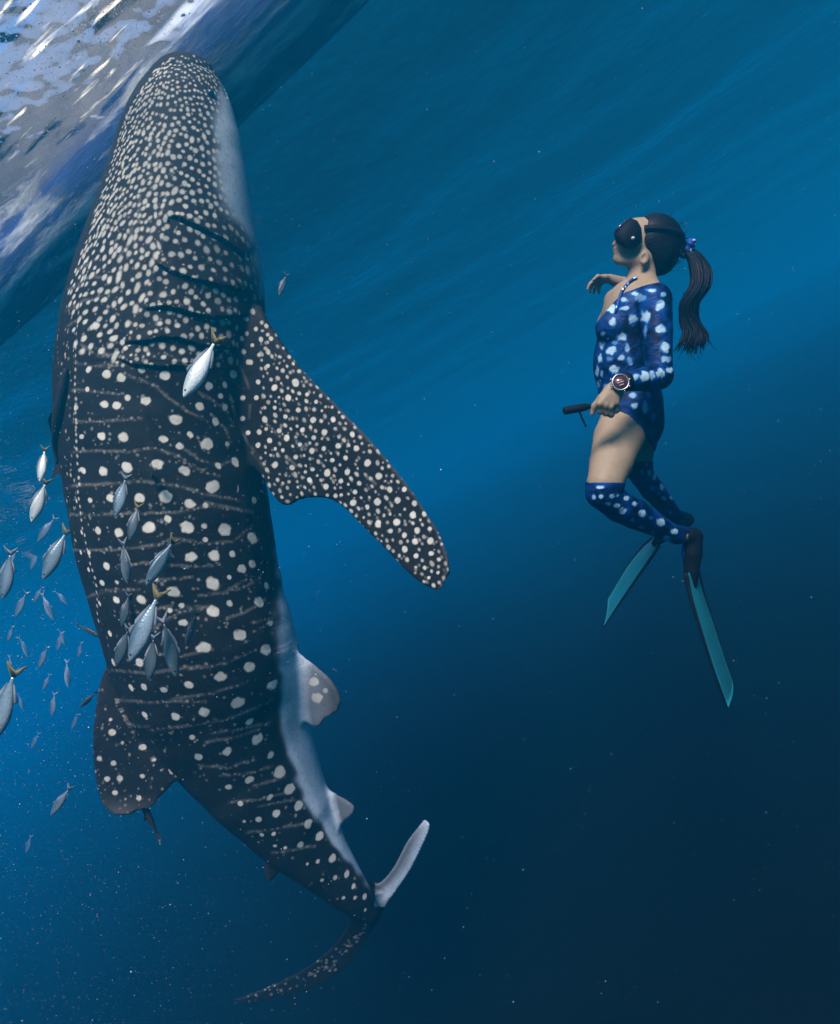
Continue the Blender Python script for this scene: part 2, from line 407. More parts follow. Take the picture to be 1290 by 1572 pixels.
FINS = dict(
 pectoral=([(318, 470, 335, 640, 4.30, 4.25), (362, 466, 368, 695, 4.20, 4.17), (398, 468, 402, 735, 4.12, 4.11), (414, 495, 420, 765, 4.06, 4.07), (436, 530, 440, 778, 4.00, 4.04), (470, 574, 466, 766, 3.95, 4.00),
            (530, 635, 512, 769, 3.90, 3.95), (590, 700, 560, 811, 3.86, 3.90), (640, 764, 608, 860, 3.83, 3.86), (672, 815, 638, 889, 3.81, 3.83),
            (687, 850, 660, 903, 3.80, 3.81), (691, 878, 676, 907, 3.80, 3.805)], [.30, .24, .15, .09, .06, .04, .024]),
 far_pectoral=([(330, 540, 320, 690, 4.45, 4.40), (250, 560, 240, 720, 4.75, 4.72), (235, 610, 225, 740, 5.0, 4.95), (222, 680, 212, 770, 5.25, 5.2), (215, 760, 208, 800, 5.45, 5.43)], [.16, .10, .06, .03]),
 dorsal=([(235, 960, 330, 1120, 4.30, 4.36), (180, 1000, 305, 1152, 4.22, 4.30), (152, 1038, 286, 1186, 4.18, 4.26), (144, 1085, 266, 1207, 4.14, 4.22), (142, 1140, 247, 1226, 4.10, 4.18),
          (146, 1193, 232, 1241, 4.08, 4.14), (158, 1234, 214, 1243, 4.06, 4.10), (176, 1252, 199, 1250, 4.05, 4.06)], [.22, .14, .09, .06, .03]),
 pelvic=([(430, 985, 452, 1098, 4.34, 4.40), (464, 1003, 482, 1118, 4.31, 4.39), (486, 1022, 490, 1116, 4.29, 4.36), (505, 1041, 499, 1104, 4.27, 4.32), (518, 1060, 511, 1097, 4.25, 4.28), (523, 1076, 518, 1092, 4.24, 4.25)], [.12, .07, .04, .02]),
 anal=([(488, 1200, 505, 1268, 4.55, 4.6), (510, 1214, 521, 1274, 4.54, 4.58), (526, 1224, 530, 1262, 4.53, 4.56), (538, 1233, 538, 1253, 4.52, 4.53), (545, 1239, 543, 1247, 4.52, 4.52)], [.08, .04, .02]),
 second_dorsal=([(412, 1255, 478, 1325, 4.60, 4.66), (404, 1290, 452, 1333, 4.58, 4.64), (403, 1315, 432, 1340, 4.57, 4.60), (405, 1340, 421, 1352, 4.56, 4.58), (409, 1357, 415, 1358, 4.56, 4.56)], [.10, .05, .02]),
 upper_tail=([(590, 1368, 520, 1368, 4.82, 4.80), (590, 1392, 528, 1388, 4.86, 4.83), (582, 1412, 536, 1404, 4.92, 4.88), (560, 1448, 530, 1428, 5.00, 4.96), (528, 1486, 506, 1458, 5.12, 5.06), (482, 1514, 466, 1489, 5.25, 5.2),
          (430, 1531, 418, 1513, 5.38, 5.34), (385, 1539, 378, 1529, 5.48, 5.46), (362, 1537, 361, 1533, 5.52, 5.52)], [.10, .075, .05, .035, .02]),
 lower_tail=([(590, 1398, 562, 1340, 4.86, 4.82), (596, 1384, 577, 1356, 4.84, 4.82), (612, 1362, 592, 1347, 4.80, 4.79), (630, 1335, 608, 1325, 4.75, 4.74), (646, 1303, 624, 1294, 4.70, 4.69), (657, 1280, 641, 1271, 4.66, 4.66), (661, 1266, 652, 1258, 4.64, 4.64)], [.09, .06, .045, .035, .02]),
)
for k, (pr, th_) in FINS.items():
    v, f = fin(pr, th_)
    parts_v.append(v); parts_f.append(f)
allv = []; allf = []; o_ = 0
for v, f in zip(parts_v, parts_f):
    allv.append(v); allf += [tuple(i + o_ for i in q) for q in f]; o_ += len(v)
allv = np.concatenate(allv)
tmp = bpy.data.objects.new('tmp', new_mesh('tmp', allv, allf)); col.objects.link(tmp)
bm = bmesh.new(); bm.from_mesh(tmp.data); bmesh.ops.recalc_face_normals(bm, faces=bm.faces[:]); bm.to_mesh(tmp.data); bm.free()
md = tmp.modifiers.new('r', 'REMESH'); md.mode = 'VOXEL'; md.voxel_size = 0.0085
dg = bpy.context.evaluated_depsgraph_get()
ev = tmp.evaluated_get(dg); me = ev.to_mesh()
nv = len(me.vertices); co = np.empty(nv * 3, np.float32); me.vertices.foreach_get('co', co); co = co.reshape(-1, 3).astype(float)
nl = len(me.loops); li = np.empty(nl, np.int32); me.loops.foreach_get('vertex_index', li); quads = li.reshape(-1, 4)
ne = len(me.edges); ed = np.empty(ne * 2, np.int32); me.edges.foreach_get('vertices', ed); ed = ed.reshape(-1, 2)
ev.to_mesh_clear(); bpy.data.objects.remove(tmp)
deg = np.bincount(ed.ravel(), minlength=nv)[:, None]
def lap(c, w):
    s = np.zeros_like(c)
    for k in range(3):
        s[:, k] = np.bincount(ed[:, 0], c[ed[:, 1], k], nv) + np.bincount(ed[:, 1], c[ed[:, 0], k], nv)
    return c + w * (s / deg - c)

def body_coords(c):
    """camera-frame points -> axis length s, angle phi, radius ratio rho, projected pixels, station index"""
    D = -c[:, 2]
    px = c[:, 0] / D * F + 645; py = -c[:, 1] / D * F + 786
    Ds = np.interp(py, sy, sD)                      # position on the section plane, without the near side's enlargement
    qx = c[:, 0] / Ds * F + 645; qy = -c[:, 1] / Ds * F + 786
    bi = np.zeros(len(c), int); st = slice(None, None, 3)
    for a in range(0, len(c), 60000):
        sl_ = slice(a, a + 60000)
        dx = (qx[sl_, None] - gsx[None, st]).astype(np.float32); dy = (qy[sl_, None] - gsy[None, st]).astype(np.float32)
        d = dx * dx + dy * dy
        dd = np.abs(dx * -e1y[None, st] + dy * e1x[None, st])
        dd[d > 260 ** 2] += 500
        bi[sl_] = np.argmin(dd + 0.02 * np.sqrt(d), 1) * 3
    s = ss[bi] + (qx - gsx[bi]) * -e1y[bi] + (qy - gsy[bi]) * e1x[bi]
    it = lambda arr: np.interp(s, ss, arr)                # continuous along the axis, not stepped
    cx_, cy__, g, ex, ey, Dc, hz_, un_ = it(gsx), it(gsy), np.maximum(it(gw), 4), it(e1x), it(e1y), it(sD), it(hzf), it(unit)
    n = ((qx - cx_) * ex + (qy - cy__) * ey) / g
    zr = (c[:, 2] + Dc) / np.maximum(g * un_ * hz_, 0.01)
    return s, np.arctan2(n, zr), np.hypot(n, zr), px, py, n, bi
s, ph, rho, px, py, nn, bi = body_coords(co)
junc = np.exp(-((rho - 1.08) / 0.22) ** 2) * ((s > 400) | (rho > 1.3))
for _ in range(30): co = lap(co, (0.55 * junc)[:, None])
for _ in range(2): co = lap(co, 0.4)
# one level of midpoint subdivision in numpy (quads -> 4 quads)
ekey = {}
e_s = np.sort(ed, 1).astype(np.int64); key = e_s[:, 0] * nv + e_s[:, 1]; order = np.argsort(key); skey = key[order]
def eid(a, b):
    k = np.minimum(a, b).astype(np.int64) * nv + np.maximum(a, b); return order[np.searchsorted(skey, k)]
emid = (co[ed[:, 0]] + co[ed[:, 1]]) / 2
fc = co[quads].mean(1)
a, b_, c_, d_ = quads.T
eab, ebc, ecd, eda = (nv + eid(a, b_), nv + eid(b_, c_), nv + eid(c_, d_), nv + eid(d_, a))
fi = nv + ne + np.arange(len(quads))
Q2 = np.concatenate([np.stack(x, 1) for x in ((a, eab, fi, eda), (eab, b_, ebc, fi), (fi, ebc, c_, ecd), (eda, fi, ecd, d_))])
co = np.concatenate([co, emid, fc]); nv = len(co)
ed = np.concatenate([Q2[:, [0, 1]], Q2[:, [1, 2]]]); deg = np.bincount(ed.ravel(), minlength=nv)[:, None].astype(float)
for _ in range(2): co = lap(co, 0.5)
s, ph, rho, px, py, nn, bi = body_coords(co)
N = vnormals(co, Q2)
# undo perspective bulge: pixel coordinates as the photograph would show them are (px, py) already
onbody = rho < 1.16
front = (N * -co).sum(1) > 0                               # faces the photographer
PHD = math.radians(-62)                                   # where the back's midline lies
rel = (ph - PHD + math.pi) % (2 * math.pi) - math.pi
pm = np.abs(rel) + PHD                                    # mirrored angle: both flanks alike
gwb = (gw * unit)[bi]
# the pixel at which the photographed flank shows the same spot of skin (so the far flank wears the mirrored pattern)
cm = cen[bi] + E1[bi] * (gwb * np.sin(pm) * rho)[:, None]
cm[:, 2] += gwb * hzf[bi] * np.cos(pm) * rho
cm += (-E1[bi][:, [1, 0, 2]] * np.array([-1, 1, 0])) * ((s - ss[bi]) * unit[bi])[:, None]
mx = np.where(onbody & (rel < 0), cm[:, 0] / -cm[:, 2] * F + 645, px)
my = np.where(onbody & (rel < 0), -cm[:, 1] / -cm[:, 2] * F + 786, py)
mx = np.where(onbody & (pm > math.radians(112)), 600.0, mx)

def polyline_dist(qx, qy, P):
    P = np.asarray(P, float); bd = np.full(len(qx), 1e9); bs = np.zeros(len(qx)); bt = np.zeros(len(qx)); L = 0
    tot = np.hypot(np.diff(P[:, 0]), np.diff(P[:, 1])).sum()
    for k in range(len(P) - 1):
        ax_, ay_ = P[k]; vx, vy = P[k + 1] - P[k]; ll = math.hypot(vx, vy)
        t = np.clip(((qx - ax_) * vx + (qy - ay_) * vy) / ll ** 2, 0, 1)
        dx = qx - ax_ - t * vx; dy = qy - ay_ - t * vy; d = np.hypot(dx, dy)
        sg = np.sign(vx * dy - vy * dx)
        u = d < bd; bd[u] = d[u]; bs[u] = sg[u]; bt[u] = (L + t[u] * ll) / tot; L += ll
    return bd, bs, bt
GILLS = [[(257, 341), (266, 333), (287, 341), (309, 352), (339, 367), (360, 381), (378, 396)],
         [(240, 406), (266, 418), (297, 430), (333, 438), (360, 443), (381, 449)],
         [(222, 475), (251, 471), (281, 477), (321, 487), (358, 487), (382, 482)],
         [(192, 527), (226, 524), (248, 518), (278, 520), (303, 529), (361, 535)],
         [(180, 549), (205, 560), (242, 563), (279, 563), (330, 560)]]
disp = np.zeros(nv); slit = np.zeros(nv)
trunk = onbody & (s < 620)
idx = np.where(trunk & (my > 280) & (my < 620))[0]
qx, qy = mx[idx], my[idx]
wob = (hashnoise(np.stack([qx / 18, qy / 18, 0 * qx], 1)) - .5) * 3
for g in GILLS:
    d, sg, t = polyline_dist(qx, qy + wob * .6, g)
    env = np.clip(np.minimum(t, 1 - t) / 0.16, 0, 1) ** 0.6
    end = (t <= 0) | (t >= 1)
    sd = d * sg
    up = np.where(sd <= 0, np.exp(-(sd / 20) ** 2) * 0.016, 0)
    dn = np.where(sd > 0, -0.015 * np.exp(-((sd - 1.5) / 1.5) ** 2), 0)
    disp[idx] += (up + dn) * env
    slit[idx] = np.maximum(slit[idx], np.where((sd > -.5) & (sd < 3), 1, 0) * env)
for P, hgt, wd in (([(152, 380), (128, 470), (118, 560), (117, 640), (120, 720), (128, 800), (150, 900), (182, 980)], .007, 5),
                   ([(262, 300), (250, 380), (232, 450), (205, 520), (215, 600), (233, 680), (240, 780), (262, 900), (310, 1010), (380, 1110)], .004, 7),
                   ([(345, 600), (372, 700), (380, 820), (392, 920), (410, 1020), (440, 1120), (480, 1220), (530, 1310)], .003, 8)):
    d, sg, t = polyline_dist(mx, my, P)
    disp += np.where(onbody, hgt * np.exp(-(d / wd) ** 2) * np.clip(np.minimum(t, 1 - t) / .1, 0, 1), 0)
d, sg, t = polyline_dist(px, py, [(268, 95), (300, 96), (326, 106), (341, 122), (350, 146)])   # the mouth line
disp -= np.where(front & (py < 170), .008 * np.exp(-(d / 3.0) ** 2), 0)
fold = hashnoise(np.stack([px / 60, s / 26, co[:, 2] * 3], 1), 5) - .5
disp += np.where(onbody & (s > 500), fold * .010, fold * .004)
co = co + N * disp[:, None]

# ---- colour pattern
spot = np.zeros(nv); line = np.zeros(nv)
ordr = np.argsort(my); spy = my[ordr]; sord = np.argsort(s); ssrt = s[sord]
from mathutils.kdtree import KDTree
vis = np.where(onbody & front & (rel > 0))[0][::3]
kd = KDTree(len(vis))
for k, i in enumerate(vis): kd.insert((px[i], py[i], 0), int(i))
kd.balance()
def add_spots(arr, lst, mask, arc=True, soft=0.27):
    for (x, y, r, asp, ang, br) in lst:
        w0 = r * max(asp, 1) * 1.5 + 2
        if arc:
            _, k, dist = kd.find((x, y, 0))
            if dist > 4: continue
            i0, i1 = np.searchsorted(ssrt, [s[k] - w0, s[k] + w0]); ix = sord[i0:i1]; ix = ix[mask[ix]]
            dx = (pm[ix] - pm[k]) * max(gw[bi[k]], 6); dy = s[ix] - s[k]
        else:
            i0, i1 = np.searchsorted(spy, [y - w0, y + w0]); ix = ordr[i0:i1]; ix = ix[mask[ix]]
            dx = px[ix] - x; dy = py[ix] - y
        if len(ix) == 0: continue
        ca, sa = math.cos(ang), math.sin(ang)
        u = (dx * ca + dy * sa) / r; v = (-dx * sa + dy * ca) / (r * asp)
        d = np.hypot(u, v) + dnoise[ix]
        val = br * np.clip((1.1 - d) / soft, 0, 1)
        arr[ix] = np.maximum(arr[ix], val)
dnoise = (hashnoise(np.stack([px / 5, py / 5, co[:, 2] * 40], 1), 9) - .5) * 0.42
C2 = [(172,38,12),(223,75,11),(150,170,9),(203,188,11),(247,192,11),(310,172,8),(378,185,12),(193,278,11),(235,277,11),(267,255,8),(320,262,12),(113,283,7),(145,230,6),(125,372,7),(187,373,11),(250,373,12),(131,473,9),(192,475,12),(264,463,13),(358,455,14),(437,472,15),(370,378,11),(414,323,16),(480,282,13),(505,394,18),(456,365,8),(423,401,10),(531,326,11),(585,185,13),(512,220,13),(560,215,9),(547,250,8),(560,285,9),(588,448,14),(541,457,9),(155,560,9),(215,560,10),(302,555,13),(380,551,16),(453,570,14),(522,520,20),(605,532,15),(645,562,12),(500,580,8),(132,657,8),(177,653,9),(241,657,12),(330,646,16),(447,642,16),(499,640,8),(560,647,20),(641,677,19),(498,680,7),(128,718,6),(155,718,6),(205,762,11),(153,770,7),(457,735,15),(527,727,14),(581,720,9),(610,768,13),(638,755,13),(188,812,8),(229,810,6),(521,813,18),(571,795,6),(682,820,12),(697,930,12),(562,395,8),(115,565,6),(350,800,6),(385,620,9),(430,880,8)]
C3 = [(184,50,8),(232,40,11),(308,38,13),(402,20,16),(521,75,16),(571,52,9),(660,45,17),(430,108,11),(605,145,18),(494,183,18),(681,192,18),(629,242,16),(543,271,15),(700,298,20),(597,346,17),(740,397,18),(735,215,10),(752,293,9),(300,228,12),(222,226,9),(211,143,8),(278,304,9),(315,300,9),(377,309,10),(451,294,11),(497,376,13),(407,391,11),(317,386,11),(633,403,11),(656,460,16),(566,493,13),(697,505,11),(723,557,16),(479,513,11),(458,452,8),(752,608,15),(632,583,12),(569,604,9),(693,632,9),(606,653,7),(780,660,14),(713,682,10),(660,699,8),(618,705,6),(808,712,12),(843,752,13),(705,745,7),(667,747,6),(785,775,9),(740,785,6),(706,780,6),(880,816,12),(838,827,6),(805,835,5),(925,863,9),(888,876,6),(851,882,5),(945,900,7),(912,935,5),(978,931,8),(948,933,5),(978,970,5),(395,72,7)]
CD = [(220,438,11),(371,471,9),(310,483,11),(400,553,11),(224,531,8),(181,517,7),(205,578,9),(242,576,9),(228,620,8),(250,470,5),(345,520,6),(310,570,7),(300,635,7),(215,400,5)]
CP = [(628,148,9),(686,160,8),(658,208,9),(706,225,10),(770,210,12),(805,245,8),(612,255,9),(652,255,8),(748,255,11),(707,285,7),(778,292,9),(832,268,7),(677,320,11),(739,312,8),(823,321,10),(882,320,9),(660,357,9),(720,355,9),(791,352,8),(858,358,10),(612,318,8),(627,360,8),(692,384,9),(743,376,11),(825,375,8),(941,366,9),(898,400,10),(657,397,9),(783,395,8),(708,408,6),(731,413,7),(819,415,11),(855,408,8),(953,407,10),(770,434,9),(920,436,8),(880,443,8),(986,451,11),(708,456,11),(759,464,10),(799,478,6),(821,471,8),(925,478,10),(865,480,11),(1020,491,11),(812,503,9),(905,505,8),(960,512,9),(861,522,10),(948,538,8),(1052,530,10),(890,550,8),(906,547,7),(1016,567,12),(1076,563,11),(1096,530,9),(1127,572,10),(942,570,12),(985,584,8),(1122,607,12),(1157,604,9),(1074,629,12),(1018,634,12),(1135,653,11),(1055,655,9),(1173,648,8),(1097,667,9),(1129,686,11),(1176,685,11),(1097,710,10),(1177,722,10),(1132,730,9),(1158,765,7),(1198,780,6),(1170,795,6)]
K = 1 / 1.9545
sr = np.random.default_rng(11)
def conv(lst, ox, oy, br=1.0, asp=1.0, gain=1.0):
    return [(ox + x * K, oy + y * K, r * K * gain * 1.02, sr.uniform(.8, 1.05) * asp, sr.uniform(-.5, .5), br * sr.uniform(.82, 1)) for x, y, r in lst]
finmask_d = (rho > 1.02) & (py > 985) & (py < 1270) & (px < 330) & ((px < 250) | (py > 1130) | (rho > 1.12))
root_p = front & (px > 366) & (py > 462) & (py < 760) & (rho > .80) & (pm > 1.0)
body_mask = onbody & ~finmask_d & ~root_p
add_spots(spot, conv(C2, 60, 480), body_mask); add_spots(spot, conv(C3, 60, 900), body_mask)
add_spots(spot, conv(CD, 60, 900, .8), finmask_d | (onbody & (py > 1000) & (rel < .3)), arc=False)
finmask_p = root_p | ((rho > 1.1) & (px > 330) & (py > 480) & (py < 920)) | (onbody & front & (px > 350) & (py > 540) & (py < 740))
add_spots(spot, conv(CP, 60, 480, .9, 1.15, .80), finmask_p, arc=False)
# head and gill cover: many small spots by dart throwing in (pixel) space
def dart(n_try, region, rad, gap, seed):
    g = np.random.default_rng(seed); out = []
    cell = {}
    for _ in range(n_try):
        x, y = g.uniform(75, 415), g.uniform(86, 600)
        if not region(x, y): continue
        k = np.argmin(np.abs(sy - y)); nrel = (x - sx[k]) / max(sw[k], 6)
        if abs(nrel) > .985: continue
        X = math.asin(nrel) * sw[k]                       # distance round the body
        r = rad(x, y) * g.uniform(.75, 1.15); gp = gap(x, y)
        ok = True; cx, cy_ = int(X // 22), int(y // 22)
        for i in (-1, 0, 1):
            for j in (-1, 0, 1):
                for (X2, y2, r2) in cell.get((cx + i, cy_ + j), ()):
                    if math.hypot((X - X2) * 1.12, (y - y2) * .86) < r + r2 + gp: ok = False; break
                if not ok: break
            if not ok: break
        if ok:
            cell.setdefault((cx, cy_), []).append((X, y, r)); out.append((x, y, r))
    return out
def belly_edge(y): return np.interp(y, [86, 120, 150, 200, 260, 300, 340, 385, 440, 470, 540, 600], [345, 342, 340, 338, 343, 348, 372, 392, 402, 404, 402, 398])
def gill_side(x, y): return x > np.interp(y, [330, 400, 470, 540, 600], [255, 240, 215, 180, 170])
def reg_head(x, y):
    if x > belly_edge(y) - 3: return False
    if y > 545: return False
    if y > 440 and x < 104 + (y - 440) * .12: return False
    if y > 470 and sr.random() < (y - 470) / 95: return False
    if y > 335 and gill_side(x, y): return False
    return True
def rad_head(x, y):
    a = np.interp(y, [90, 150, 250, 350, 450, 540], [1.8, 2.4, 3.0, 3.25, 3.6, 4.5])
    return a * (1.22 if x > 255 and y > 160 else 1.0) * (0.82 if x < 205 and y < 330 else 1)
hs = dart(42000, reg_head, rad_head, lambda x, y: np.interp(y, [90, 200, 330, 430, 540], [1.6, 2.1, 2.9, 4.8, 8.5]) , 4)
hl = []
for x, y, r in hs:
    el = sr.uniform(1.2, 1.9) if x < 262 else sr.uniform(.95, 1.3)
    if sr.random() < .08: el *= 1.7
    ang = np.interp(x, [120, 330], [.32, -.1]) + sr.normal(0, .2)
    if y > 430 and x < 170: ang = 1.0; el = 1.3
    hl.append((x, y, r, el, ang, sr.uniform(.80, 1.0)))
add_spots(spot, hl, onbody & (py < 575), soft=.5)
gs = dart(14000, lambda x, y: 340 < y < 562 and gill_side(x, y) and x < belly_edge(y) + 6, lambda x, y: np.interp(x, [200, 250, 390], [2.6, 4.1, 5.3]), lambda x, y: 4.4, 8)
add_spots(spot, [(x, y, r, sr.uniform(.9, 1.25), sr.uniform(-.3, .3), sr.uniform(.6, .9) * (1 - .35 * (x > 330))) for x, y, r in gs], onbody & (py < 590) & (slit < .3) & ~root_p, soft=.5)
add_spots(spot, [(x, y, sr.uniform(2.6, 4.2), sr.uniform(1, 1.4), -.4, sr.uniform(.5, .85)) for x, y in ((378, 490), (388, 478), (393, 505), (379, 512), (401, 522), (388, 530), (374, 540), (398, 545), (412, 540), (385, 556), (408, 565), (372, 520), (402, 495), (416, 520))], root_p, arc=False)
fp_ = []
gf = np.random.default_rng(77); done = [(60 + x * K, 480 + y * K, r * K) for x, y, r in CP]
for _ in range(9000):                       # fill the gaps on the pectoral fin with smaller spots
    x, y = gf.uniform(400, 690), gf.uniform(500, 905); r = gf.uniform(1.8, 3.4)
    if all((x - a) ** 2 + (y - b2) ** 2 > (r + c2 + 3.6) ** 2 for a, b2, c2 in done): done.append((x, y, r)); fp_.append((x, y, r, gf.uniform(1, 1.6), gf.normal(-.6, .2), gf.uniform(.4, .8)))
add_spots(spot, fp_, finmask_p, arc=False, soft=.5)
# pelvic and tail fin spots
add_spots(spot, [(482, 1046, 7, 1, 0, .7), (487, 1071, 8, 1, 0, .6), (500, 1060, 4, 1, 0, .4)], (px > 455) & (py > 1000) & (py < 1125) & ~onbody, arc=False)
add_spots(spot, [(sr.uniform(400, 560), 0, 1.6, 1.4, 1.0, sr.uniform(.3, .8)) for _ in range(0)], ~onbody, arc=False)
tl_sp = []
for _ in range(80):
    t = sr.uniform(0, 1); x = 565 - 190 * t; y = np.interp(x, [365, 420, 470, 520, 565], [1534, 1520, 1500, 1468, 1415]) + sr.normal(0, 7)
    tl_sp.append((x, y, sr.uniform(1.2, 2.2), 1.3, .9, sr.uniform(.08, .35)))
add_spots(spot, tl_sp, (py > 1395), arc=False)
# transverse lines between the rows of spots
LN = [[(100, 327), (200, 325), (310, 318)], [(95, 417), (180, 415), (260, 418), (345, 405)], [(95, 520), (200, 514), (300, 505), (420, 520)],
      [(95, 606), (200, 605), (290, 602), (420, 600), (500, 580), (560, 585), (640, 600)], [(100, 712), (230, 712), (330, 700), (400, 680), (500, 690)],
      [(345, 215), (380, 250), (450, 300), (500, 320)], [(423, 401), (480, 440), (540, 460), (590, 440)], [(520, 310), (560, 350), (575, 395)], [(270, 190), (310, 205), (345, 215)],
      [(130, 100), (180, 130), (240, 130)], [(480, 240), (520, 262), (560, 290), (590, 340)], [(575, 250), (590, 310), (620, 380), (660, 430)],
      [(300, 808), (370, 800), (460, 795)], [(590, 835), (640, 810), (660, 795)], [(385, 895), (470, 880), (520, 890)], [(100, 232), (170, 236), (250, 245)], [(500, 570), (600, 590), (640, 600)],
      [(597, 145), (612, 180), (628, 225)], [(575, 250), (585, 290)], [(632, 280), (628, 315)], [(640, 420), (690, 480)], [(770, 380), (800, 410)], [(690, 340), (730, 380)], [(740, 430), (770, 460)], [(980, 490), (1010, 515)],
      [(340, 405), (420, 432), (480, 470), (540, 490)], [(300, 505), (420, 520), (500, 545), (600, 562)], [(500, 690), (580, 688), (640, 640)], [(330, 700), (420, 690)], [(250, 900), (330, 895), (400, 880)], [(240, 760), (330, 750), (430, 760), (520, 760)],
      [(480, 850), (560, 840), (620, 800)], [(110, 150), (160, 160), (230, 158)], [(380, 120), (430, 150), (470, 190)], [(120, 860), (200, 835), (300, 830)], [(560, 920), (620, 900), (680, 860)]]
LN3 = [[(200, 340), (330, 350), (500, 345)], [(330, 430), (450, 420), (560, 400)], [(520, 440), (600, 430), (690, 410)], [(480, 540), (560, 545), (650, 520)], [(540, 570), (640, 560), (700, 540)],
       [(570, 650), (660, 640), (740, 620)], [(620, 740), (700, 730), (780, 715)], [(560, 400), (640, 370), (700, 340)], [(450, 250), (560, 230), (650, 190)], [(200, 250), (330, 262), (480, 240)], [(400, 340), (520, 320), (620, 290)], [(250, 410), (330, 420)], [(330, 200), (430, 210), (520, 190)], [(500, 470), (580, 455), (660, 430)], [(640, 600), (700, 585), (740, 570)], [(660, 660), (720, 650), (770, 640)], [(700, 800), (770, 790), (830, 780)], [(640, 110), (700, 95)], [(640, 135), (690, 115)], [(330, 135), (420, 80), (520, 60)]]
LH = [[(101, 478), (125, 465), (160, 452)], [(140, 530), (165, 545), (188, 548)], [(182, 395), (200, 372), (203, 350)], [(215, 300), (213, 340)], [(232, 268), (233, 292)], [(187, 290), (190, 322)], [(108, 445), (140, 425), (165, 428)], [(105, 500), (115, 492)], [(118, 415), (150, 398)]]
PL = [[(60 + x * K, 480 + y * K) for x, y in p] for p in LN] + [[(60 + x * K, 900 + y * K) for x, y in p] for p in LN3] + LH
brk = hashnoise(np.stack([px / 11, py / 11, 0 * px], 1), 21)
for P in PL:
    ys_ = [p[1] for p in P]; i0, i1 = np.searchsorted(spy, [min(ys_) - 8, max(ys_) + 8]); ix = ordr[i0:i1]
    d, sg, t = polyline_dist(mx[ix], my[ix] + (brk[ix] - .5) * 3, P)
    val = np.clip((3.6 - d) / 3.0, 0, 1) * np.clip((brk[ix] - .2) * 2.2, 0.2, 1) * .13
    line[ix] = np.maximum(line[ix], np.where(finmask_d[ix], 0, val))
beads = []
for P in PL:
    P = np.array(P); L_ = np.concatenate([[0], np.cumsum(np.hypot(*np.diff(P, axis=0).T))]); q0 = sr.uniform(2, 6)
    while q0 < L_[-1]:
        x, y = np.interp(q0, L_, P[:, 0]), np.interp(q0, L_, P[:, 1]); an = 0
        beads.append((x + sr.normal(0, .6), y + sr.normal(0, .8), sr.uniform(1.7, 3.0), sr.uniform(.6, 1.0), sr.uniform(-.3, .3), sr.uniform(.12, .38))); q0 += sr.uniform(5, 12)
on_p = lambda q: q[0] > 420 and q[1] < 930
add_spots(spot, [q for q in beads if not on_p(q)], body_mask, soft=.7); add_spots(spot, [q for q in beads if on_p(q)], finmask_p, arc=False, soft=.7)
# fine freckles between the rows and over the fins
fr_ = [(sr.uniform(85, 560), sr.uniform(540, 1400), sr.uniform(1.2, 2.6), sr.uniform(.8, 1.4), sr.uniform(-1, 1), sr.uniform(.12, .42)) for _ in range(900)]
add_spots(spot, fr_, body_mask & (spot < .05), soft=.8)
add_spots(spot, [(sr.uniform(400, 690), sr.uniform(490, 905), sr.uniform(1.3, 2.6), sr.uniform(.9, 1.8), sr.uniform(-.9, -.3), sr.uniform(.15, .5)) for _ in range(420)], finmask_p & (spot < .05), arc=False, soft=.8)
add_spots(spot, [(sr.uniform(140, 300), sr.uniform(1010, 1255), sr.uniform(1.2, 2.6), sr.uniform(.9, 1.5), sr.uniform(-.9, .9), sr.uniform(.12, .4)) for _ in range(160)], finmask_d & (spot < .05), arc=False, soft=.8)
hf_ = [(sr.uniform(85, 395), sr.uniform(95, 560), sr.uniform(1.0, 2.0), sr.uniform(.9, 1.8), sr.uniform(-.2, .4), sr.uniform(.2, .65)) for _ in range(600)]
add_spots(spot, hf_, body_mask & (spot < .04) & (slit < .3) & (mx < belly_edge(my) - 4), soft=.8)
lf_ = [(sr.uniform(86, 118), y0 + sr.normal(0, 2), sr.uniform(1.6, 3.2), 1, 0, sr.uniform(.25, .7)) for y0 in np.arange(480, 960, 13) for _ in range(2)]
lf_ += [(np.interp(y0, [480, 600, 700, 800, 900], [120, 117, 120, 128, 150]), y0, 2.2, 1.3, 0, .7) for y0 in np.arange(480, 960, 11)]
add_spots(spot, lf_, body_mask & (spot < .04), soft=.7)
# pale belly
be_y = [86, 120, 150, 200, 260, 300, 330, 352, 372, 400, 446, 480, 560, 640, 780, 880, 951, 1040, 1120, 1227, 1300, 1355, 1400, 1430]
be_x = [352, 343, 338, 334, 338, 343, 356, 376, 386, 392, 399, 406, 412, 408, 421, 428, 428, 431, 432, 467, 518, 563, 600, 640]
bx = np.interp(my, be_y, be_x)
# beyond the silhouette the belly goes on round the far side until the mirrored edge
amt = mx - bx
bw = np.interp(py, [100, 300, 420, 700, 950, 1300], [6, 11, 9, 5, 4.5, 3.5])
bn = (hashnoise(np.stack([px / 16, py / 16, co[:, 2] * 8], 1), 31) - .5) * 10
fade = np.where((px > 430) & (py > 985), 1.0, np.clip((1.17 - rho) / .12, 0, 1))
belly = np.where(onbody | ((px > 430) & (py > 985) & (py < 1300)), fade / (1 + np.exp(-np.clip((amt + bn) / bw * 2.2, -30, 30))), 0)
pelv = (px > 430) & (py > 985) & (py < 1130); wpel = np.clip((rho - 1.02) / .18, 0, 1)
belly = np.where(pelv, belly * (1 - wpel) + wpel * np.clip(.34 - (px - 470) / 160, .06, .4), belly)
anl = (px > 490) & (py > 1195) & (py < 1290); belly = np.where(anl, belly * (1 - wpel) + wpel * .2, belly)
lt = (px > 576) & (py < 1392) & (py > 1240)
edge = polyline_dist(px, py, [(585, 1385), (608, 1366), (630, 1335), (646, 1303), (657, 1280), (660, 1264)])[0]
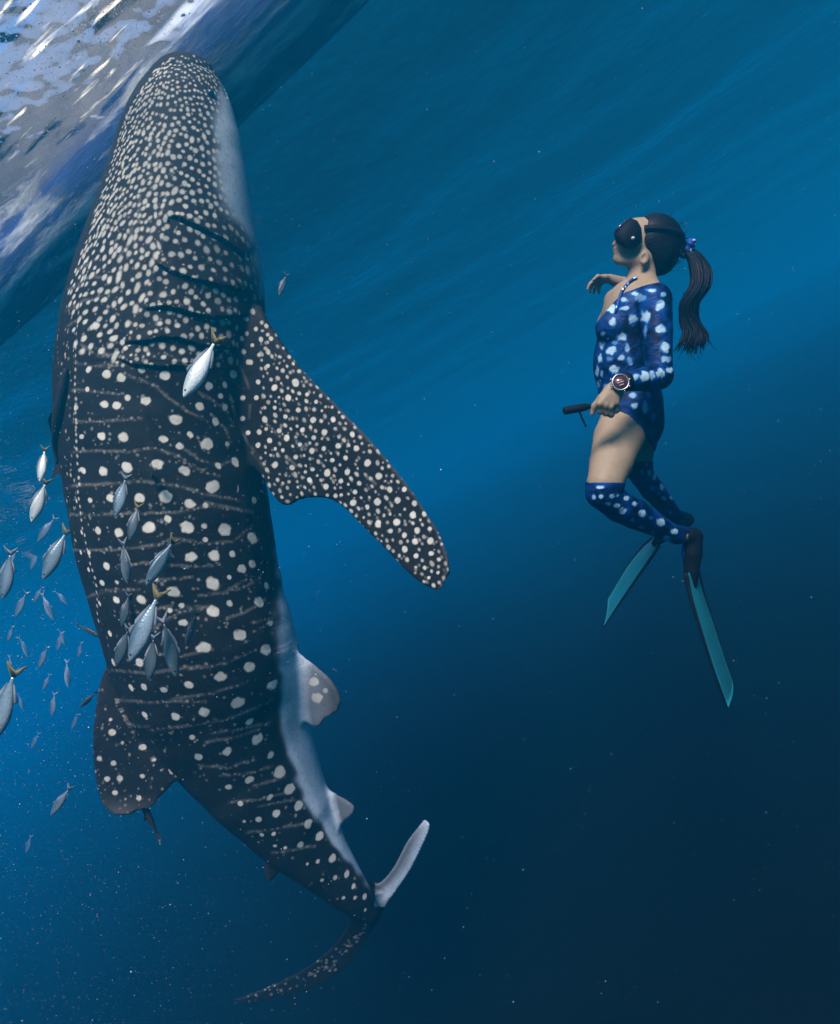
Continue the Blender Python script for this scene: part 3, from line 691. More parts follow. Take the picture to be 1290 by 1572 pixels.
belly = np.where(lt, np.clip(1.05 - edge / 22, .25, 1), belly)
belly = np.clip(belly, 0, 1)
belly *= 1 - np.clip((px - 362) / 14, 0, 1) * np.clip((py - 448) / 16, 0, 1) * np.clip((790 - py) / 20, 0, 1) * np.clip((co[:, 2] + sD[bi] + .06) / .05, 0, 1)
spot *= (1 - .75 * belly * (py > 140))
# pectoral leading edge pales slightly; scuffs
le = polyline_dist(px, py, [(409, 480), (432, 526), (470, 574), (530, 635), (590, 700), (640, 764), (672, 815), (690, 865), (676, 906)])[0]
rim = np.where(finmask_p & (rho > 1.1), np.clip(1 - le / 5, 0, 1) * .6 * np.clip((px - 440) / 60, 0, 1), 0)
rim = np.maximum(rim, np.where(finmask_d, np.clip((py - 1215) / 45, 0, 1) * .45, 0))
cow = to_world(co)
SO = cow.mean(0)
me = new_mesh('whale_shark', cow - SO, Q2)
for nm, vals in (('spot', np.maximum(spot, line)), ('belly', belly), ('rim', rim), ('headward', np.clip((620 - py) / 500, 0, 1) * onbody)): attr(me, nm, vals)
m, n, l, b = mat_new('whale_shark_skin')
def at(nm):
    x = n.new('ShaderNodeAttribute'); x.attribute_name = nm; return x.outputs['Fac']
tc = n.new('ShaderNodeTexCoord')
n1 = noise_node(n, l, tc.outputs['Object'], 9, 6, .6); n2 = noise_node(n, l, tc.outputs['Object'], 60, 4, .6)
dark = mix_rgb(n, l, n1, (0.0025, 0.003, 0.0035), (0.013, 0.0122, 0.0115))
n3 = noise_node(n, l, tc.outputs['Object'], 2.6, 5, .62)
dark = mix_rgb(n, l, ramp(n, l, n3, [(.45, 0.0), (.72, .75)]), dark, (0.012, 0.012, 0.0115))
dark = mix_rgb(n, l, ramp(n, l, n2, [(.62, 0.0), (.80, .55)]), dark, (0.024, 0.023, 0.021))
dark = mix_rgb(n, l, math_node(n, l, 'MULTIPLY', at('headward'), .55), dark, (0.030, 0.022, 0.017))
dark = mix_rgb(n, l, at('rim'), dark, (0.07, 0.068, 0.062))
bel = mix_rgb(n, l, n1, (0.25, 0.31, 0.33), (0.40, 0.46, 0.48))
bel = mix_rgb(n, l, ramp(n, l, n2, [(.52, 0.0), (.75, .6)]), bel, (0.12, 0.145, 0.155))
base = mix_rgb(n, l, at('belly'), dark, bel)
sp_c = mix_rgb(n, l, n2, (0.34, 0.33, 0.255), (0.62, 0.605, 0.475))
sp_c = mix_rgb(n, l, math_node(n, l, 'MULTIPLY', ramp(n, l, n1, [(.35, 1.0), (.7, 0.0)]), .35), sp_c, (0.20, 0.20, 0.17))
base = mix_rgb(n, l, at('spot'), base, sp_c)
l.new(base, b.inputs['Base Color']); b.inputs['Roughness'].default_value = 0.55; b.inputs['Specular IOR Level'].default_value = 0.04
bp = n.new('ShaderNodeBump'); bp.inputs['Strength'].default_value = 0.25; bp.inputs['Distance'].default_value = 0.006
l.new(n2, bp.inputs['Height']); l.new(bp.outputs[0], b.inputs['Normal'])
me.materials.append(m)
shark = bpy.data.objects.new('whale_shark', me); col.objects.link(shark); shark.location = SO
tag(shark, 'huge dark whale shark with white spots hanging upright under the boat', 'whale shark')
def surf_point(x, y):
    d = np.hypot(px - x, py - y) - np.where(front, 0, -50); k = np.argmin(np.where(front, np.hypot(px - x, py - y), 1e9)); return cow[k], N[k] @ R.T, co[k]
# the eye
p, nr, _ = surf_point(324, 143)
bm = bmesh.new(); bmesh.ops.create_uvsphere(bm, u_segments=20, v_segments=12, radius=0.017)
me = bpy.data.meshes.new('eye'); bm.to_mesh(me); bm.free()
me.polygons.foreach_set('use_smooth', np.ones(len(me.polygons), bool)); me.materials.append(simple('shark_eye', (0.01, 0.01, 0.012), 0.15, spec=.6))
e = bpy.data.objects.new('eye', me); col.objects.link(e); e.parent = shark; e.location = Vector(p - SO + nr * .001)
print('shark tris', 2 * len(Q2))
# ------------------------------------------------------------------ the freediver
DP = 3.30 * KD
SPX = DP / F                                   # metres per photograph pixel at her distance
def pp(x, y, z): return cs(x, y, DP - np.asarray(z, float))
class Field:
    """signed-distance grid in the camera frame, blended from limbs and ellipsoids, meshed with surface nets"""
    def __init__(s, lo, hi, h):
        s.lo = np.array(lo, float); s.h = h; s.n = np.ceil((np.array(hi) - s.lo) / h).astype(int) + 1
        s.D = np.full(s.n, 1.0, np.float32)
    def box(s, lo, hi):
        a = np.clip(np.floor((lo - s.lo) / s.h).astype(int), 0, s.n - 1); b = np.clip(np.ceil((hi - s.lo) / s.h).astype(int) + 1, 1, s.n)
        sl = tuple(slice(i, j) for i, j in zip(a, b))
        g = [s.lo[k] + s.h * np.arange(a[k], b[k]) for k in range(3)]
        return sl, g[0][:, None, None], g[1][None, :, None], g[2][None, None, :]
    def put(s, sl, d, k, sub=False):
        A = s.D[sl]; d = d.astype(np.float32)
        if sub:
            s.D[sl] = np.maximum(A, -d) if k <= 0 else -( -A + d - np.sqrt((-A - d) ** 2 + k * k)) / 2; return
        if k <= 0: s.D[sl] = np.minimum(A, d)
        else:
            h = np.clip(0.5 + 0.5 * (A - d) / k, 0, 1); s.D[sl] = A * (1 - h) + d * h - k * h * (1 - h)
    def limb(s, a, b, ra, rb, k=0.02):
        a = np.asarray(a); b = np.asarray(b); m = max(ra, rb) + k + 4 * s.h
        sl, X, Y, Zz = s.box(np.minimum(a, b) - m, np.maximum(a, b) + m)
        v = b - a; L2 = v @ v + 1e-12
        t = np.clip(((X - a[0]) * v[0] + (Y - a[1]) * v[1] + (Zz - a[2]) * v[2]) / L2, 0, 1)
        d = np.sqrt((X - a[0] - t * v[0]) ** 2 + (Y - a[1] - t * v[1]) ** 2 + (Zz - a[2] - t * v[2]) ** 2) - (ra + (rb - ra) * t)
        s.put(sl, d, k)
    def chain(s, pts, rs, k=0.02):
        """jointed limb: segments united first, then blended once, so joints do not swell"""
        P = np.array(pts); m = max(rs) + k + 4 * s.h
        sl, X, Y, Zz = s.box(P.min(0) - m, P.max(0) + m); d = None
        for i in range(len(P) - 1):
            a, v = P[i], P[i + 1] - P[i]; L2 = v @ v + 1e-12
            t = np.clip(((X - a[0]) * v[0] + (Y - a[1]) * v[1] + (Zz - a[2]) * v[2]) / L2, 0, 1)
            e = np.sqrt((X - a[0] - t * v[0]) ** 2 + (Y - a[1] - t * v[1]) ** 2 + (Zz - a[2] - t * v[2]) ** 2) - (rs[i] + (rs[i + 1] - rs[i]) * t)
            if d is None: d = e
            else:
                kk = .006; h = np.clip(.5 + .5 * (d - e) / kk, 0, 1); d = d * (1 - h) + e * h - kk * h * (1 - h)
        s.put(sl, d, k)
    def ell(s, c, r, k=0.02, rot=0.0, sub=False, yaw=0.0):
        c = np.asarray(c); r = np.asarray(r, float); m = r.max() + k + 4 * s.h
        sl, X, Y, Zz = s.box(c - m, c + m)
        x, y, z = X - c[0], Y - c[1], Zz - c[2]
        if yaw: cw, sw_ = math.cos(yaw), math.sin(yaw); x, z = cw * x - sw_ * z, sw_ * x + cw * z
        if rot: cr, sr_ = math.cos(rot), math.sin(rot); x, y = cr * x + sr_ * y, -sr_ * x + cr * y
        k0 = np.sqrt((x / r[0]) ** 2 + (y / r[1]) ** 2 + (z / r[2]) ** 2)
        k1 = np.sqrt((x / r[0] ** 2) ** 2 + (y / r[1] ** 2) ** 2 + (z / r[2] ** 2) ** 2) + 1e-9
        s.put(sl, np.clip(k0 * (k0 - 1) / k1, -1, 1), k, sub)
    def mesh(s):
        D = s.D; ins = D < 0
        c = np.zeros(tuple(np.array(D.shape) - 1), np.int8)
        offs = [(i, j, k) for i in (0, 1) for j in (0, 1) for k in (0, 1)]
        nx, ny, nz = D.shape
        for i, j, k in offs: c += ins[i:nx - 1 + i, j:ny - 1 + j, k:nz - 1 + k]
        act = np.argwhere((c > 0) & (c < 8))
        imap = -np.ones(c.shape, np.int32); imap[tuple(act.T)] = np.arange(len(act))
        cv = np.stack([D[act[:, 0] + o[0], act[:, 1] + o[1], act[:, 2] + o[2]] for o in offs], 1)
        acc = np.zeros((len(act), 3)); cnt = np.zeros(len(act))
        for p in range(8):
            for q in range(p + 1, 8):
                if sum(abs(offs[p][x] - offs[q][x]) for x in range(3)) != 1: continue
                a, b = cv[:, p], cv[:, q]; mk = (a < 0) != (b < 0)
                t = np.where(mk, a / np.where(mk, a - b, 1), 0)
                pos = np.array(offs[p])[None] + t[:, None] * (np.array(offs[q]) - np.array(offs[p]))[None]
                acc += pos * mk[:, None]; cnt += mk
        V = s.lo + s.h * (act + acc / cnt[:, None])
        Q = []
        for ax_ in range(3):
            sl0 = [slice(None)] * 3; sl1 = [slice(None)] * 3; sl0[ax_] = slice(0, -1); sl1[ax_] = slice(1, None)
            e = np.argwhere(ins[tuple(sl0)] != ins[tuple(sl1)])
            o1, o2 = (ax_ + 1) % 3, (ax_ + 2) % 3
            ok = (e[:, o1] > 0) & (e[:, o2] > 0) & (e[:, o1] < D.shape[o1] - 1) & (e[:, o2] < D.shape[o2] - 1); e = e[ok]
            def cell(d1, d2):
                x = e.copy(); x[:, o1] += d1; x[:, o2] += d2; return imap[tuple(x.T)]
            q = np.stack([cell(-1, -1), cell(0, -1), cell(0, 0), cell(-1, 0)], 1)
            flip = ~ins[tuple(e.T)]
            q[flip] = q[flip][:, ::-1]; Q.append(q)
        return V, np.concatenate(Q)

def smooth_mesh(V, Q, it=2, w=0.5):
    e = np.unique(np.sort(np.concatenate([Q[:, [0, 1]], Q[:, [1, 2]], Q[:, [2, 3]], Q[:, [3, 0]]]), axis=1), axis=0)
    dg_ = np.bincount(e.ravel(), minlength=len(V))[:, None]
    for _ in range(it):
        S_ = np.zeros_like(V)
        for k in range(3): S_[:, k] = np.bincount(e[:, 0], V[e[:, 1], k], len(V)) + np.bincount(e[:, 1], V[e[:, 0], k], len(V))
        V = V + w * (S_ / dg_ - V)
    return V

def R_(p): return p * SPX                       # pixels -> metres
H_ = 0.0038
lo = np.minimum(pp(885, 920, -.75), pp(885, 920, .5)); hi = np.maximum(pp(1100, 320, .5), pp(1100, 320, -.75))
lo[2], hi[2] = -(DP + .72), -(DP - .52)
fd = Field(lo, hi, H_)
# trunk
fd.ell(pp(970, 492, .0), (R_(46), R_(62), .150), .03, yaw=-.25)
fd.ell(pp(957, 556, .0), (R_(43), R_(64), .118), .05, yaw=-.15)
fd.ell(pp(968, 622, .0), (R_(43), R_(46), .150), .05)
for z in (.075, -.075): fd.ell(pp(990, 652, z), (R_(23), R_(34), .078), .03)
fd.ell(pp(939, 503, .065), (R_(22), R_(22), .052), .03); fd.ell(pp(936, 500, -.075), (R_(20), R_(22), .052), .03)
fd.chain([pp(986, 392, 0), pp(985, 424, 0), pp(982, 450, 0)], [R_(20.5), R_(20.5), R_(27)], .02)
fd.chain([pp(992, 440, .03), pp(1005, 459, .145)], [R_(17), R_(20)], .03); fd.chain([pp(976, 442, -.03), pp(948, 462, -.145)], [R_(16), R_(19)], .03)
# her left arm, bent at the elbow with the hand on the grip
fd.chain([pp(1004, 464, .155), pp(1008, 510, .175), pp(1012, 572, .20)], [R_(23), R_(20), R_(16)], .015)
fd.chain([pp(1013, 578, .20), pp(995, 581, .27), pp(957, 587, .345)], [R_(16.5), R_(15.5), R_(10)], .012)
fd.ell(pp(940, 605, .355), (R_(13.5), R_(20), .017), .012, rot=-.62)
for i in range(4):
    kx, ky, kz = 918 + 8.2 * i, 620 + 2.2 * i - (.9 * i * i if i == 3 else 0), .368 - .004 * i
    a = pp(937 + 3.2 * i, 603 + 2 * i, .362); b = pp(kx + 3, ky, kz + .004); c = pp(kx + 4, ky + 13 - abs(i - 1.5), kz - .012); d = pp(kx + 7, ky + 9, kz - .040)
    fd.chain([a, b, c, d], [R_(4.4), R_(4.3), R_(3.9), R_(3.4)], .004)
fd.chain([pp(936, 598, .355), pp(923, 611, .36), pp(913, 623, .352), pp(909, 636, .342)], [R_(6), R_(4.8), R_(4.2), R_(3.0)], .005)
# her right arm, out to the far side with the hand raised
fd.chain([pp(947, 463, -.150), pp(966, 458, -.30), pp(978, 447, -.42)], [R_(20), R_(16), R_(14)], .015)
fd.chain([pp(978, 447, -.42), pp(958, 436, -.41), pp(936, 428, -.39)], [R_(14), R_(11.5), R_(8.2)], .012)
fd.ell(pp(925, 429, -.385), (R_(13), R_(8), .034), .010, rot=.25)
for i, (x1, y1, x2, y2, x3, y3) in enumerate([(913, 429, 906, 436, 902, 444), (914, 433, 908, 441, 906, 449), (917, 436, 913, 444, 912, 450), (921, 438, 919, 445, 920, 450)]):
    z = -.365 - .017 * i
    fd.chain([pp(924, 430, z), pp(x1, y1, z), pp(x2, y2, z - .003), pp(x3, y3, z - .006)], [R_(4), R_(3.4), R_(3), R_(2.4)], .004)
fd.chain([pp(929, 426, -.36), pp(918, 424, -.345), pp(911, 430, -.342)], [R_(4.2), R_(3.4), R_(2.6)], .004)
# head: skull, face, jaw, chin, lips, nose, ear
fd.ell(pp(1003, 371, 0), (R_(40), R_(38), .074), .02)
fd.ell(pp(977, 369, 0), (R_(25), R_(33), .060), .025, rot=.25)
fd.chain([pp(988, 398, .042), pp(955, 400, .012)], [R_(9), R_(7.5)], .02); fd.chain([pp(988, 398, -.042), pp(955, 400, -.012)], [R_(9), R_(7.5)], .02)
fd.ell(pp(950, 397, 0), (R_(8.5), R_(8), .020), .012); fd.ell(pp(956, 384, 0), (R_(12.5), R_(13), .034), .015)
fd.ell(pp(944.5, 383, 0), (R_(4.0), R_(2.4), .018), .004, rot=.15); fd.ell(pp(945.5, 388, 0), (R_(3.8), R_(2.5), .016), .004)
fd.limb(pp(952, 366, 0), pp(945, 375, 0), R_(4), R_(5), .006)
for sg in (1, -1):
    fd.ell(pp(990, 396, .076 * sg), (R_(8.5), R_(11.5), .011), .004, rot=-.35, yaw=.35 * sg)
    fd.ell(pp(988.5, 395, .088 * sg), (R_(4.2), R_(6.2), .009), .003, rot=-.35, sub=True)
# legs
fd.chain([pp(964, 640, .085), pp(950, 672, .15), pp(938, 712, .235), pp(929, 742, .285)], [R_(37), R_(35), R_(29), R_(23.5)], .06)
fd.chain([pp(928, 745, .29), pp(924, 757, .295), pp(952, 778, .245), pp(975, 789, .20), pp(1014, 810, .12), pp(1040, 822, .075)], [R_(22), R_(19.5), R_(20), R_(19.5), R_(14), R_(11.5)], .015)
fd.chain([pp(1040, 820, .075), pp(1062, 822, .05), pp(1061, 850, .05), pp(1062, 888, .045)], [R_(11), R_(11), R_(11.5), R_(7)], .012)
fd.chain([pp(976, 640, -.085), pp(978, 676, -.16), pp(981, 718, -.24)], [R_(36), R_(30), R_(20)], .03)
fd.chain([pp(981, 718, -.24), pp(986, 731, -.26), pp(1002, 752, -.36), pp(1022, 776, -.46), pp(1038, 794, -.54)], [R_(20), R_(17.5), R_(18.5), R_(15), R_(12)], .015)
fd.chain([pp(1038, 793, -.54), pp(1050, 797, -.55), pp(1032, 812, -.56), pp(1012, 827, -.56)], [R_(12), R_(12), R_(12), R_(8)], .012)
BV, BQ = fd.mesh(); BV = smooth_mesh(BV, BQ, 3, .5)
BN = vnormals(BV, BQ)
if (BN * (BV - BV.mean(0))).sum() < 0: BQ = BQ[:, ::-1]; BN = -BN
bz = BV[:, 2] + DP; qpx = BV[:, 0] / -BV[:, 2] * F + 645; qpy = -BV[:, 1] / -BV[:, 2] * F + 786
skin, n, l, b = mat_new('skin')
tc = n.new('ShaderNodeTexCoord')
sc_ = mix_rgb(n, l, noise_node(n, l, tc.outputs['Object'], 22, 5), (0.125, 0.092, 0.054), (0.20, 0.150, 0.092))
l.new(sc_, b.inputs['Base Color']); b.inputs['Roughness'].default_value = .55; b.inputs['Specular IOR Level'].default_value = .15
bps = n.new('ShaderNodeBump'); bps.inputs['Strength'].default_value = .35; bps.inputs['Distance'].default_value = .006; l.new(noise_node(n, l, tc.outputs['Object'], 38, 6, .65), bps.inputs['Height']); l.new(bps.outputs[0], b.inputs['Normal'])
PO = W(970, 640, DP)
person = place('person', to_world(BV), BQ, skin, origin=PO)
tag(person, 'freediver in a blue white-spotted one-sleeved swimsuit and stockings, hovering beside the whale shark', 'person')
def wear(name, verts_cam, faces, mat, parent=person, smooth=True):
    if parent is person:
        return place(name, to_world(np.asarray(verts_cam)), faces, mat, parent=person, smooth=smooth)
    me = new_mesh(name, to_world(np.asarray(verts_cam)) - PO, faces, smooth); me.materials.append(mat)
    o = bpy.data.objects.new(name, me); col.objects.link(o); o.parent = parent; return o

def garment(name, fval, off, mat, spots):
    """faces of the body where fval > 0, lifted off the skin, with the rim folded down to it; edges slid onto fval = 0"""
    keep = (fval[BQ] > 0).sum(1) >= 3
    q = BQ[keep]; used, inv = np.unique(q, return_inverse=True); q = inv.reshape(-1, 4)
    e = np.concatenate([q[:, [0, 1]], q[:, [1, 2]], q[:, [2, 3]], q[:, [3, 0]]]); es = np.sort(e, 1)
    u, first, cnt = np.unique(es, axis=0, return_index=True, return_counts=True)
    bd = e[first[cnt == 1]]
    V = BV[used].copy(); Nn = BN[used]
    bvs = np.unique(bd)
    # smooth the rim
    nb = {int(i): [] for i in bvs}
    for i, j in bd: nb[int(i)].append(int(j)); nb[int(j)].append(int(i))
    for _ in range(6):
        new = {i: 0.5 * V[i] + 0.5 * np.mean([V[j] for j in nb[i]], axis=0) for i in nb}
        for i, p in new.items(): V[i] = p
    Vo = V + Nn * off
    rim = V[bvs] - Nn[bvs] * .003
    ridx = {int(i): len(V) + k for k, i in enumerate(bvs)}
    f = [tuple(x) for x in q] + [(int(j), int(i), ridx[int(i)], ridx[int(j)]) for i, j in bd]
    allv_ = np.concatenate([Vo, rim]); o = wear(name, allv_, f, mat)
    gx_ = allv_[:, 0] / -allv_[:, 2] * F + 645; gy_ = -allv_[:, 1] / -allv_[:, 2] * F + 786
    wn_ = hashnoise(allv_ * 90, 3) - .5; sp_ = np.zeros(len(allv_))
    for (x, y, rx, ry, br) in spots:
        d = np.hypot((gx_ - x) / rx, (gy_ - y) / ry) + wn_ * .85
        sp_ = np.maximum(sp_, br * np.clip((1.25 - d) / .6, 0, 1))
    attr(o.data, 'spot', sp_)
    return o
def cloth_mat(name, scale, seedoff, wr=.26):
    m, n, l, b = mat_new(name)
    tc = n.new('ShaderNodeTexCoord'); mp = n.new('ShaderNodeMapping'); mp.inputs['Location'].default_value = seedoff
    l.new(tc.outputs['Object'], mp.inputs[0])
    nz = n.new('ShaderNodeTexNoise'); nz.inputs['Scale'].default_value = 45; l.new(mp.outputs[0], nz.inputs['Vector'])
    vm = n.new('ShaderNodeVectorMath'); vm.operation = 'SCALE'; vm.inputs['Scale'].default_value = .022; l.new(nz.outputs['Color'], vm.inputs[0])
    va = n.new('ShaderNodeVectorMath'); l.new(mp.outputs[0], va.inputs[0]); l.new(vm.outputs[0], va.inputs[1])
    vo = n.new('ShaderNodeTexVoronoi'); vo.inputs['Scale'].default_value = scale; vo.inputs['Randomness'].default_value = .72; l.new(va.outputs[0], vo.inputs['Vector'])
    sp = ramp(n, l, vo.outputs['Distance'], [(wr * .72, 1.0), (wr * 1.2, 0.0)])
    rnd = n.new('ShaderNodeSeparateColor'); l.new(vo.outputs['Color'], rnd.inputs[0])
    amt = math_node(n, l, 'MULTIPLY', sp, math_node(n, l, 'ADD', math_node(n, l, 'MULTIPLY', rnd.outputs[0], .75), .25))
    bl = ramp(n, l, noise_node(n, l, mp.outputs[0], 11, 4, .6, .6), [(.40, (.002, .007, .045)), (.60, (.006, .045, .24))])
    c = mix_rgb(n, l, amt, bl, (.55, .74, .84))
    l.new(c, b.inputs['Base Color']); b.inputs['Roughness'].default_value = .5; b.inputs['Specular IOR Level'].default_value = .15
    wv = n.new('ShaderNodeBump'); wv.inputs['Strength'].default_value = .35; wv.inputs['Distance'].default_value = .01
    l.new(noise_node(n, l, mp.outputs[0], 26, 3), wv.inputs['Height']); l.new(wv.outputs[0], b.inputs['Normal'])
    return m
def dyed_mat(name):
    m, n, l, b = mat_new(name); tc = n.new('ShaderNodeTexCoord')
    a_ = n.new('ShaderNodeAttribute'); a_.attribute_name = 'spot'
    nz = noise_node(n, l, tc.outputs['Object'], 13, 4, .6, .6)
    bl = ramp(n, l, nz, [(.40, (.0006, .0025, .013)), (.66, (.002, .026, .115))])
    halo = mix_rgb(n, l, ramp(n, l, a_.outputs['Fac'], [(0.0, 0.0), (.45, 1.0)]), bl, (.007, .06, .17))
    c = mix_rgb(n, l, ramp(n, l, a_.outputs['Fac'], [(.35, 0.0), (.85, 1.0)]), halo, (.21, .31, .33))
    l.new(c, b.inputs['Base Color']); b.inputs['Roughness'].default_value = .5; b.inputs['Specular IOR Level'].default_value = .06
    wv = n.new('ShaderNodeBump'); wv.inputs['Strength'].default_value = .5; wv.inputs['Distance'].default_value = .012
    mp = n.new('ShaderNodeMapping'); mp.inputs['Scale'].default_value = (1, 1, 2.2); l.new(tc.outputs['Object'], mp.inputs[0])
    l.new(noise_node(n, l, mp.outputs[0], 17, 3, .5, .8), wv.inputs['Height']); l.new(wv.outputs[0], b.inputs['Normal'])
    return m
SUIT = [(1013,470,8,8,1),(1015,506,7,7,.9),(1020,533,8,8,1),(1023,552,8,5,.7),(1027,568,6,5,.8),(1014,572,7,8,1),(1002,576,5,8,.7),(989,578,8,7,1),(977,579,6,5,.8),
        (991,486,7,10,.8),(972,489,7,9,.7),(991,508,3,14,.45),(939,473,7,7,1),(959,473,7,4,.9),(941,494,6,6,.8),(955,517,8,6,.75),(939,538,8,7,1),(924,530,5,7,.8),(922,550,4,7,.8),
        (955,549,6,5,.7),(963,535,4,8,.6),(967,554,6,8,.5),(943,567,7,6,.85),(917,570,3,8,.7),(924,574,3,6,.6),(975,623,6,6,.75),(991,625,5,9,.55),(972,606,6,5,.6),(996,607,4,8,.5),
        (1000,446,8,4,.9),(958,460,7,4,.8),(976,451,7,4,.8),(983,457,10,6,.5),(936,551,6,5,.45),(930,595,4,7,.6),(926,512,4,4,.6),(943,526,6,4,.5),(919,590,3,7,.6),(958,590,6,4,.5),(1003,640,4,6,.4),(1018,452,5,4,.6)]
STOC = [(962,765,4,3.5,.9),(975,773,4.5,3.5,.9),(957,784,6,5,1),(986,788,5.5,5,1),(947,776,5,3.5,.9),(1014,802,6,6,1),(1035,816,6,4.5,1),(1024,827,6,4,.95),(971,798,4,4,.6),(985,809,5,3,.6),(922,748,6,2.6,.8),
        (912,763,3,4,.7),(923,762,4,3.5,.8),(940,762,4,3.5,.8),(949,760,3,3,.7),(933,773,5,3.5,.8),(1002,818,4,3,.5),(999,795,3,3,.4)]
STOF = [(997,726,3,5,.7),(1005,733,3,6,.75),(1016,748,3.5,6,.7),(1019,765,4,3.5,.6),(1031,763,2.5,5,.6),(1002,749,4,4,.5),(1030,787,4,4,.5),(993,713,3,4,.5),(986,724,3.5,3,.5),(1012,758,3,3,.4)]
suit_m = dyed_mat('dyed_swim_fabric'); stock_m = dyed_mat('dyed_stocking_fabric') #'spotted_swim_fabric', 13.5, (.03, .0, .01)); stock_m = cloth_mat('spotted_stocking_fabric', 21, (.3, .1, .2), .25)
neck = np.interp(qpx, [915, 924, 945, 960, 985, 1012, 1030], [500, 488, 463, 450, 441, 435, 440])
legl = np.interp(qpx, [915, 930, 945, 965, 985, 996, 1010], [616, 622, 629, 637, 655, 678, 700])
f1 = np.minimum(qpy - neck, legl - qpy)
arm_far = (bz < -.10) & (qpy < 482) & (qpy < 482)
f1 = np.where(bz < -.10, np.minimum(f1, (qpy - 478) + 0 * bz), f1)
f1 = np.where((bz < -.2) & (qpy < 560), -9, f1)
handm = (bz > .24) & (qpx < 975) & (qpy > 560) & (qpy < 650)
f1 = np.where(handm, qpx - 964, f1)
f1 = np.where((bz > .12) & (qpy > 560) & (qpy < 602) & (qpx > 970), 9, f1)
garment('swimsuit', f1, .0045, suit_m, SUIT)
f2 = np.where(bz > -.06, qpy - 740, -9); garment('stocking', np.where((qpx > 1052) & (qpy > 818), -9, f2), .004, stock_m, STOC)
f3 = np.where(bz < -.06, qpy - 708, -9); garment('stocking', f3, .004, stock_m, STOF)

black = simple('black_rubber', (.0022, .0026, .004), .6, spec=.05)
dark_hair, n, l, b = mat_new('black_hair')
tc = n.new('ShaderNodeTexCoord'); b.inputs['Base Color'].default_value = (.0018, .0018, .003, 1); b.inputs['Roughness'].default_value = .45; b.inputs['Specular IOR Level'].default_value = .08
mp = n.new('ShaderNodeMapping'); mp.inputs['Scale'].default_value = (30, 160, 160); l.new(tc.outputs['Object'], mp.inputs[0])
bp = n.new('ShaderNodeBump'); bp.inputs['Strength'].default_value = .5; bp.inputs['Distance'].default_value = .004; l.new(noise_node(n, l, mp.outputs[0], 1.0, 3), bp.inputs['Height']); l.new(bp.outputs[0], b.inputs['Normal'])
# hair: cap drawn back, then the ponytail in strands
lo = pp(960, 440, 0); hi = pp(1060, 322, 0); lo[2] = -DP - .13; hi[2] = -DP + .13
hf = Field(lo, hi, .0032)
hf.ell(pp(1005, 371, 0), (R_(42), R_(41), .083), .02); hf.ell(pp(1014, 396, 0), (R_(24), R_(26), .066), .03); hf.limb(pp(1030, 376, 0), pp(1050, 380, 0), R_(17), R_(9), .02)
X = hf.lo[0] + hf.h * np.arange(hf.n[0]); Y = hf.lo[1] + hf.h * np.arange(hf.n[1]); Zg = hf.lo[2] + hf.h * np.arange(hf.n[2])
Dg = -(Zg[None, None, :]); PX = X[:, None, None] / Dg * F + 645; PY = -Y[None, :, None] / Dg * F + 786
hl_ = np.interp(PY, [320, 331, 338, 355, 372, 383, 390, 404, 425, 440], [972, 986, 996, 992, 987, 986, 998, 1001, 1004, 1006])
hf.D = np.maximum(hf.D, ((hl_ - PX) * SPX * .8).astype(np.float32))
hv, hq = hf.mesh(); hv = smooth_mesh(hv, hq, 2, .4)
hair = wear('hair', hv, hq, dark_hair)
core = catmull(np.array([(1052, 380, 0), (1062, 388, .005), (1074, 410, .01), (1075, 438, .02), (1058, 468, .0), (1059, 493, -.015), (1068, 513, -.01), (1058, 538, -.01)], float), 26)
wid = np.interp(np.linspace(0, 1, 26), [0, .1, .3, .5, .65, .85, 1], [6, 9, 15, 14, 13, 20, 27])
hr = np.random.default_rng(5); PV = []; PF = []; o_ = 0
for k in range(330):
    a = hr.uniform(0, 6.283); rr = math.sqrt(hr.uniform(0, 1)); end = int(hr.integers(20, 27)) if rr > .3 else 26
    ph_ = hr.uniform(0, 6.28); t = np.arange(end)
    off = np.stack([np.cos(a) * rr * wid[:end] + 1.8 * np.sin(t / 3.1 + ph_), .25 * np.sin(t / 4 + ph_) * rr, np.sin(a) * rr * wid[:end] * SPX * .8], 1)
    path = core[:end] + off
    if rr < .95: path[-1, 1] += hr.uniform(-6, 6)
    rad = R_(np.interp(t / end, [0, .15, .7, 1], [1.3, 1.7, 1.6, .3]))
    v, f = tube(pp(path[:, 0], path[:, 1], path[:, 2]), rad, 5)
    PV.append(v); PF += [tuple(i + o_ for i in x) for x in f]; o_ += len(v)
wear('ponytail', np.concatenate(PV), PF, dark_hair)['kind'] = 'stuff'
FV = []; FFc = []; o_ = 0                        # loose hairs drifting off the head and tail
for k in range(110):
    if k < 60:
        a = hr.uniform(-1.9, 1.2); r0 = 42; x0, y0 = 1006 + 41 * math.cos(a), 372 + 41 * math.sin(a); z0 = hr.uniform(-.05, .06)
        ln = hr.uniform(6, 16); dx, dy = math.cos(a) * .45 + hr.normal(0, .3) + .5, math.sin(a) * .45 + hr.normal(0, .3) + .2
    else:
        q0 = core[int(hr.integers(8, 25))]; x0, y0, z0 = q0[0] + hr.normal(0, 11), q0[1], hr.uniform(-.03, .03); ln = hr.uniform(12, 34); dx, dy = hr.normal(.05, .35), 1.0
    t = np.linspace(0, 1, 7); wv = hr.uniform(-5, 5)
    pth = np.stack([x0 + dx * ln * t + wv * t * t, y0 + dy * ln * t + 2 * np.sin(t * 4), z0 + 0 * t], 1)
    v, f = tube(pp(pth[:, 0], pth[:, 1], pth[:, 2]), R_(np.linspace(.75, .25, 7)), 4)
    FV.append(v); FFc += [tuple(i + o_ for i in x) for x in f]; o_ += len(v)
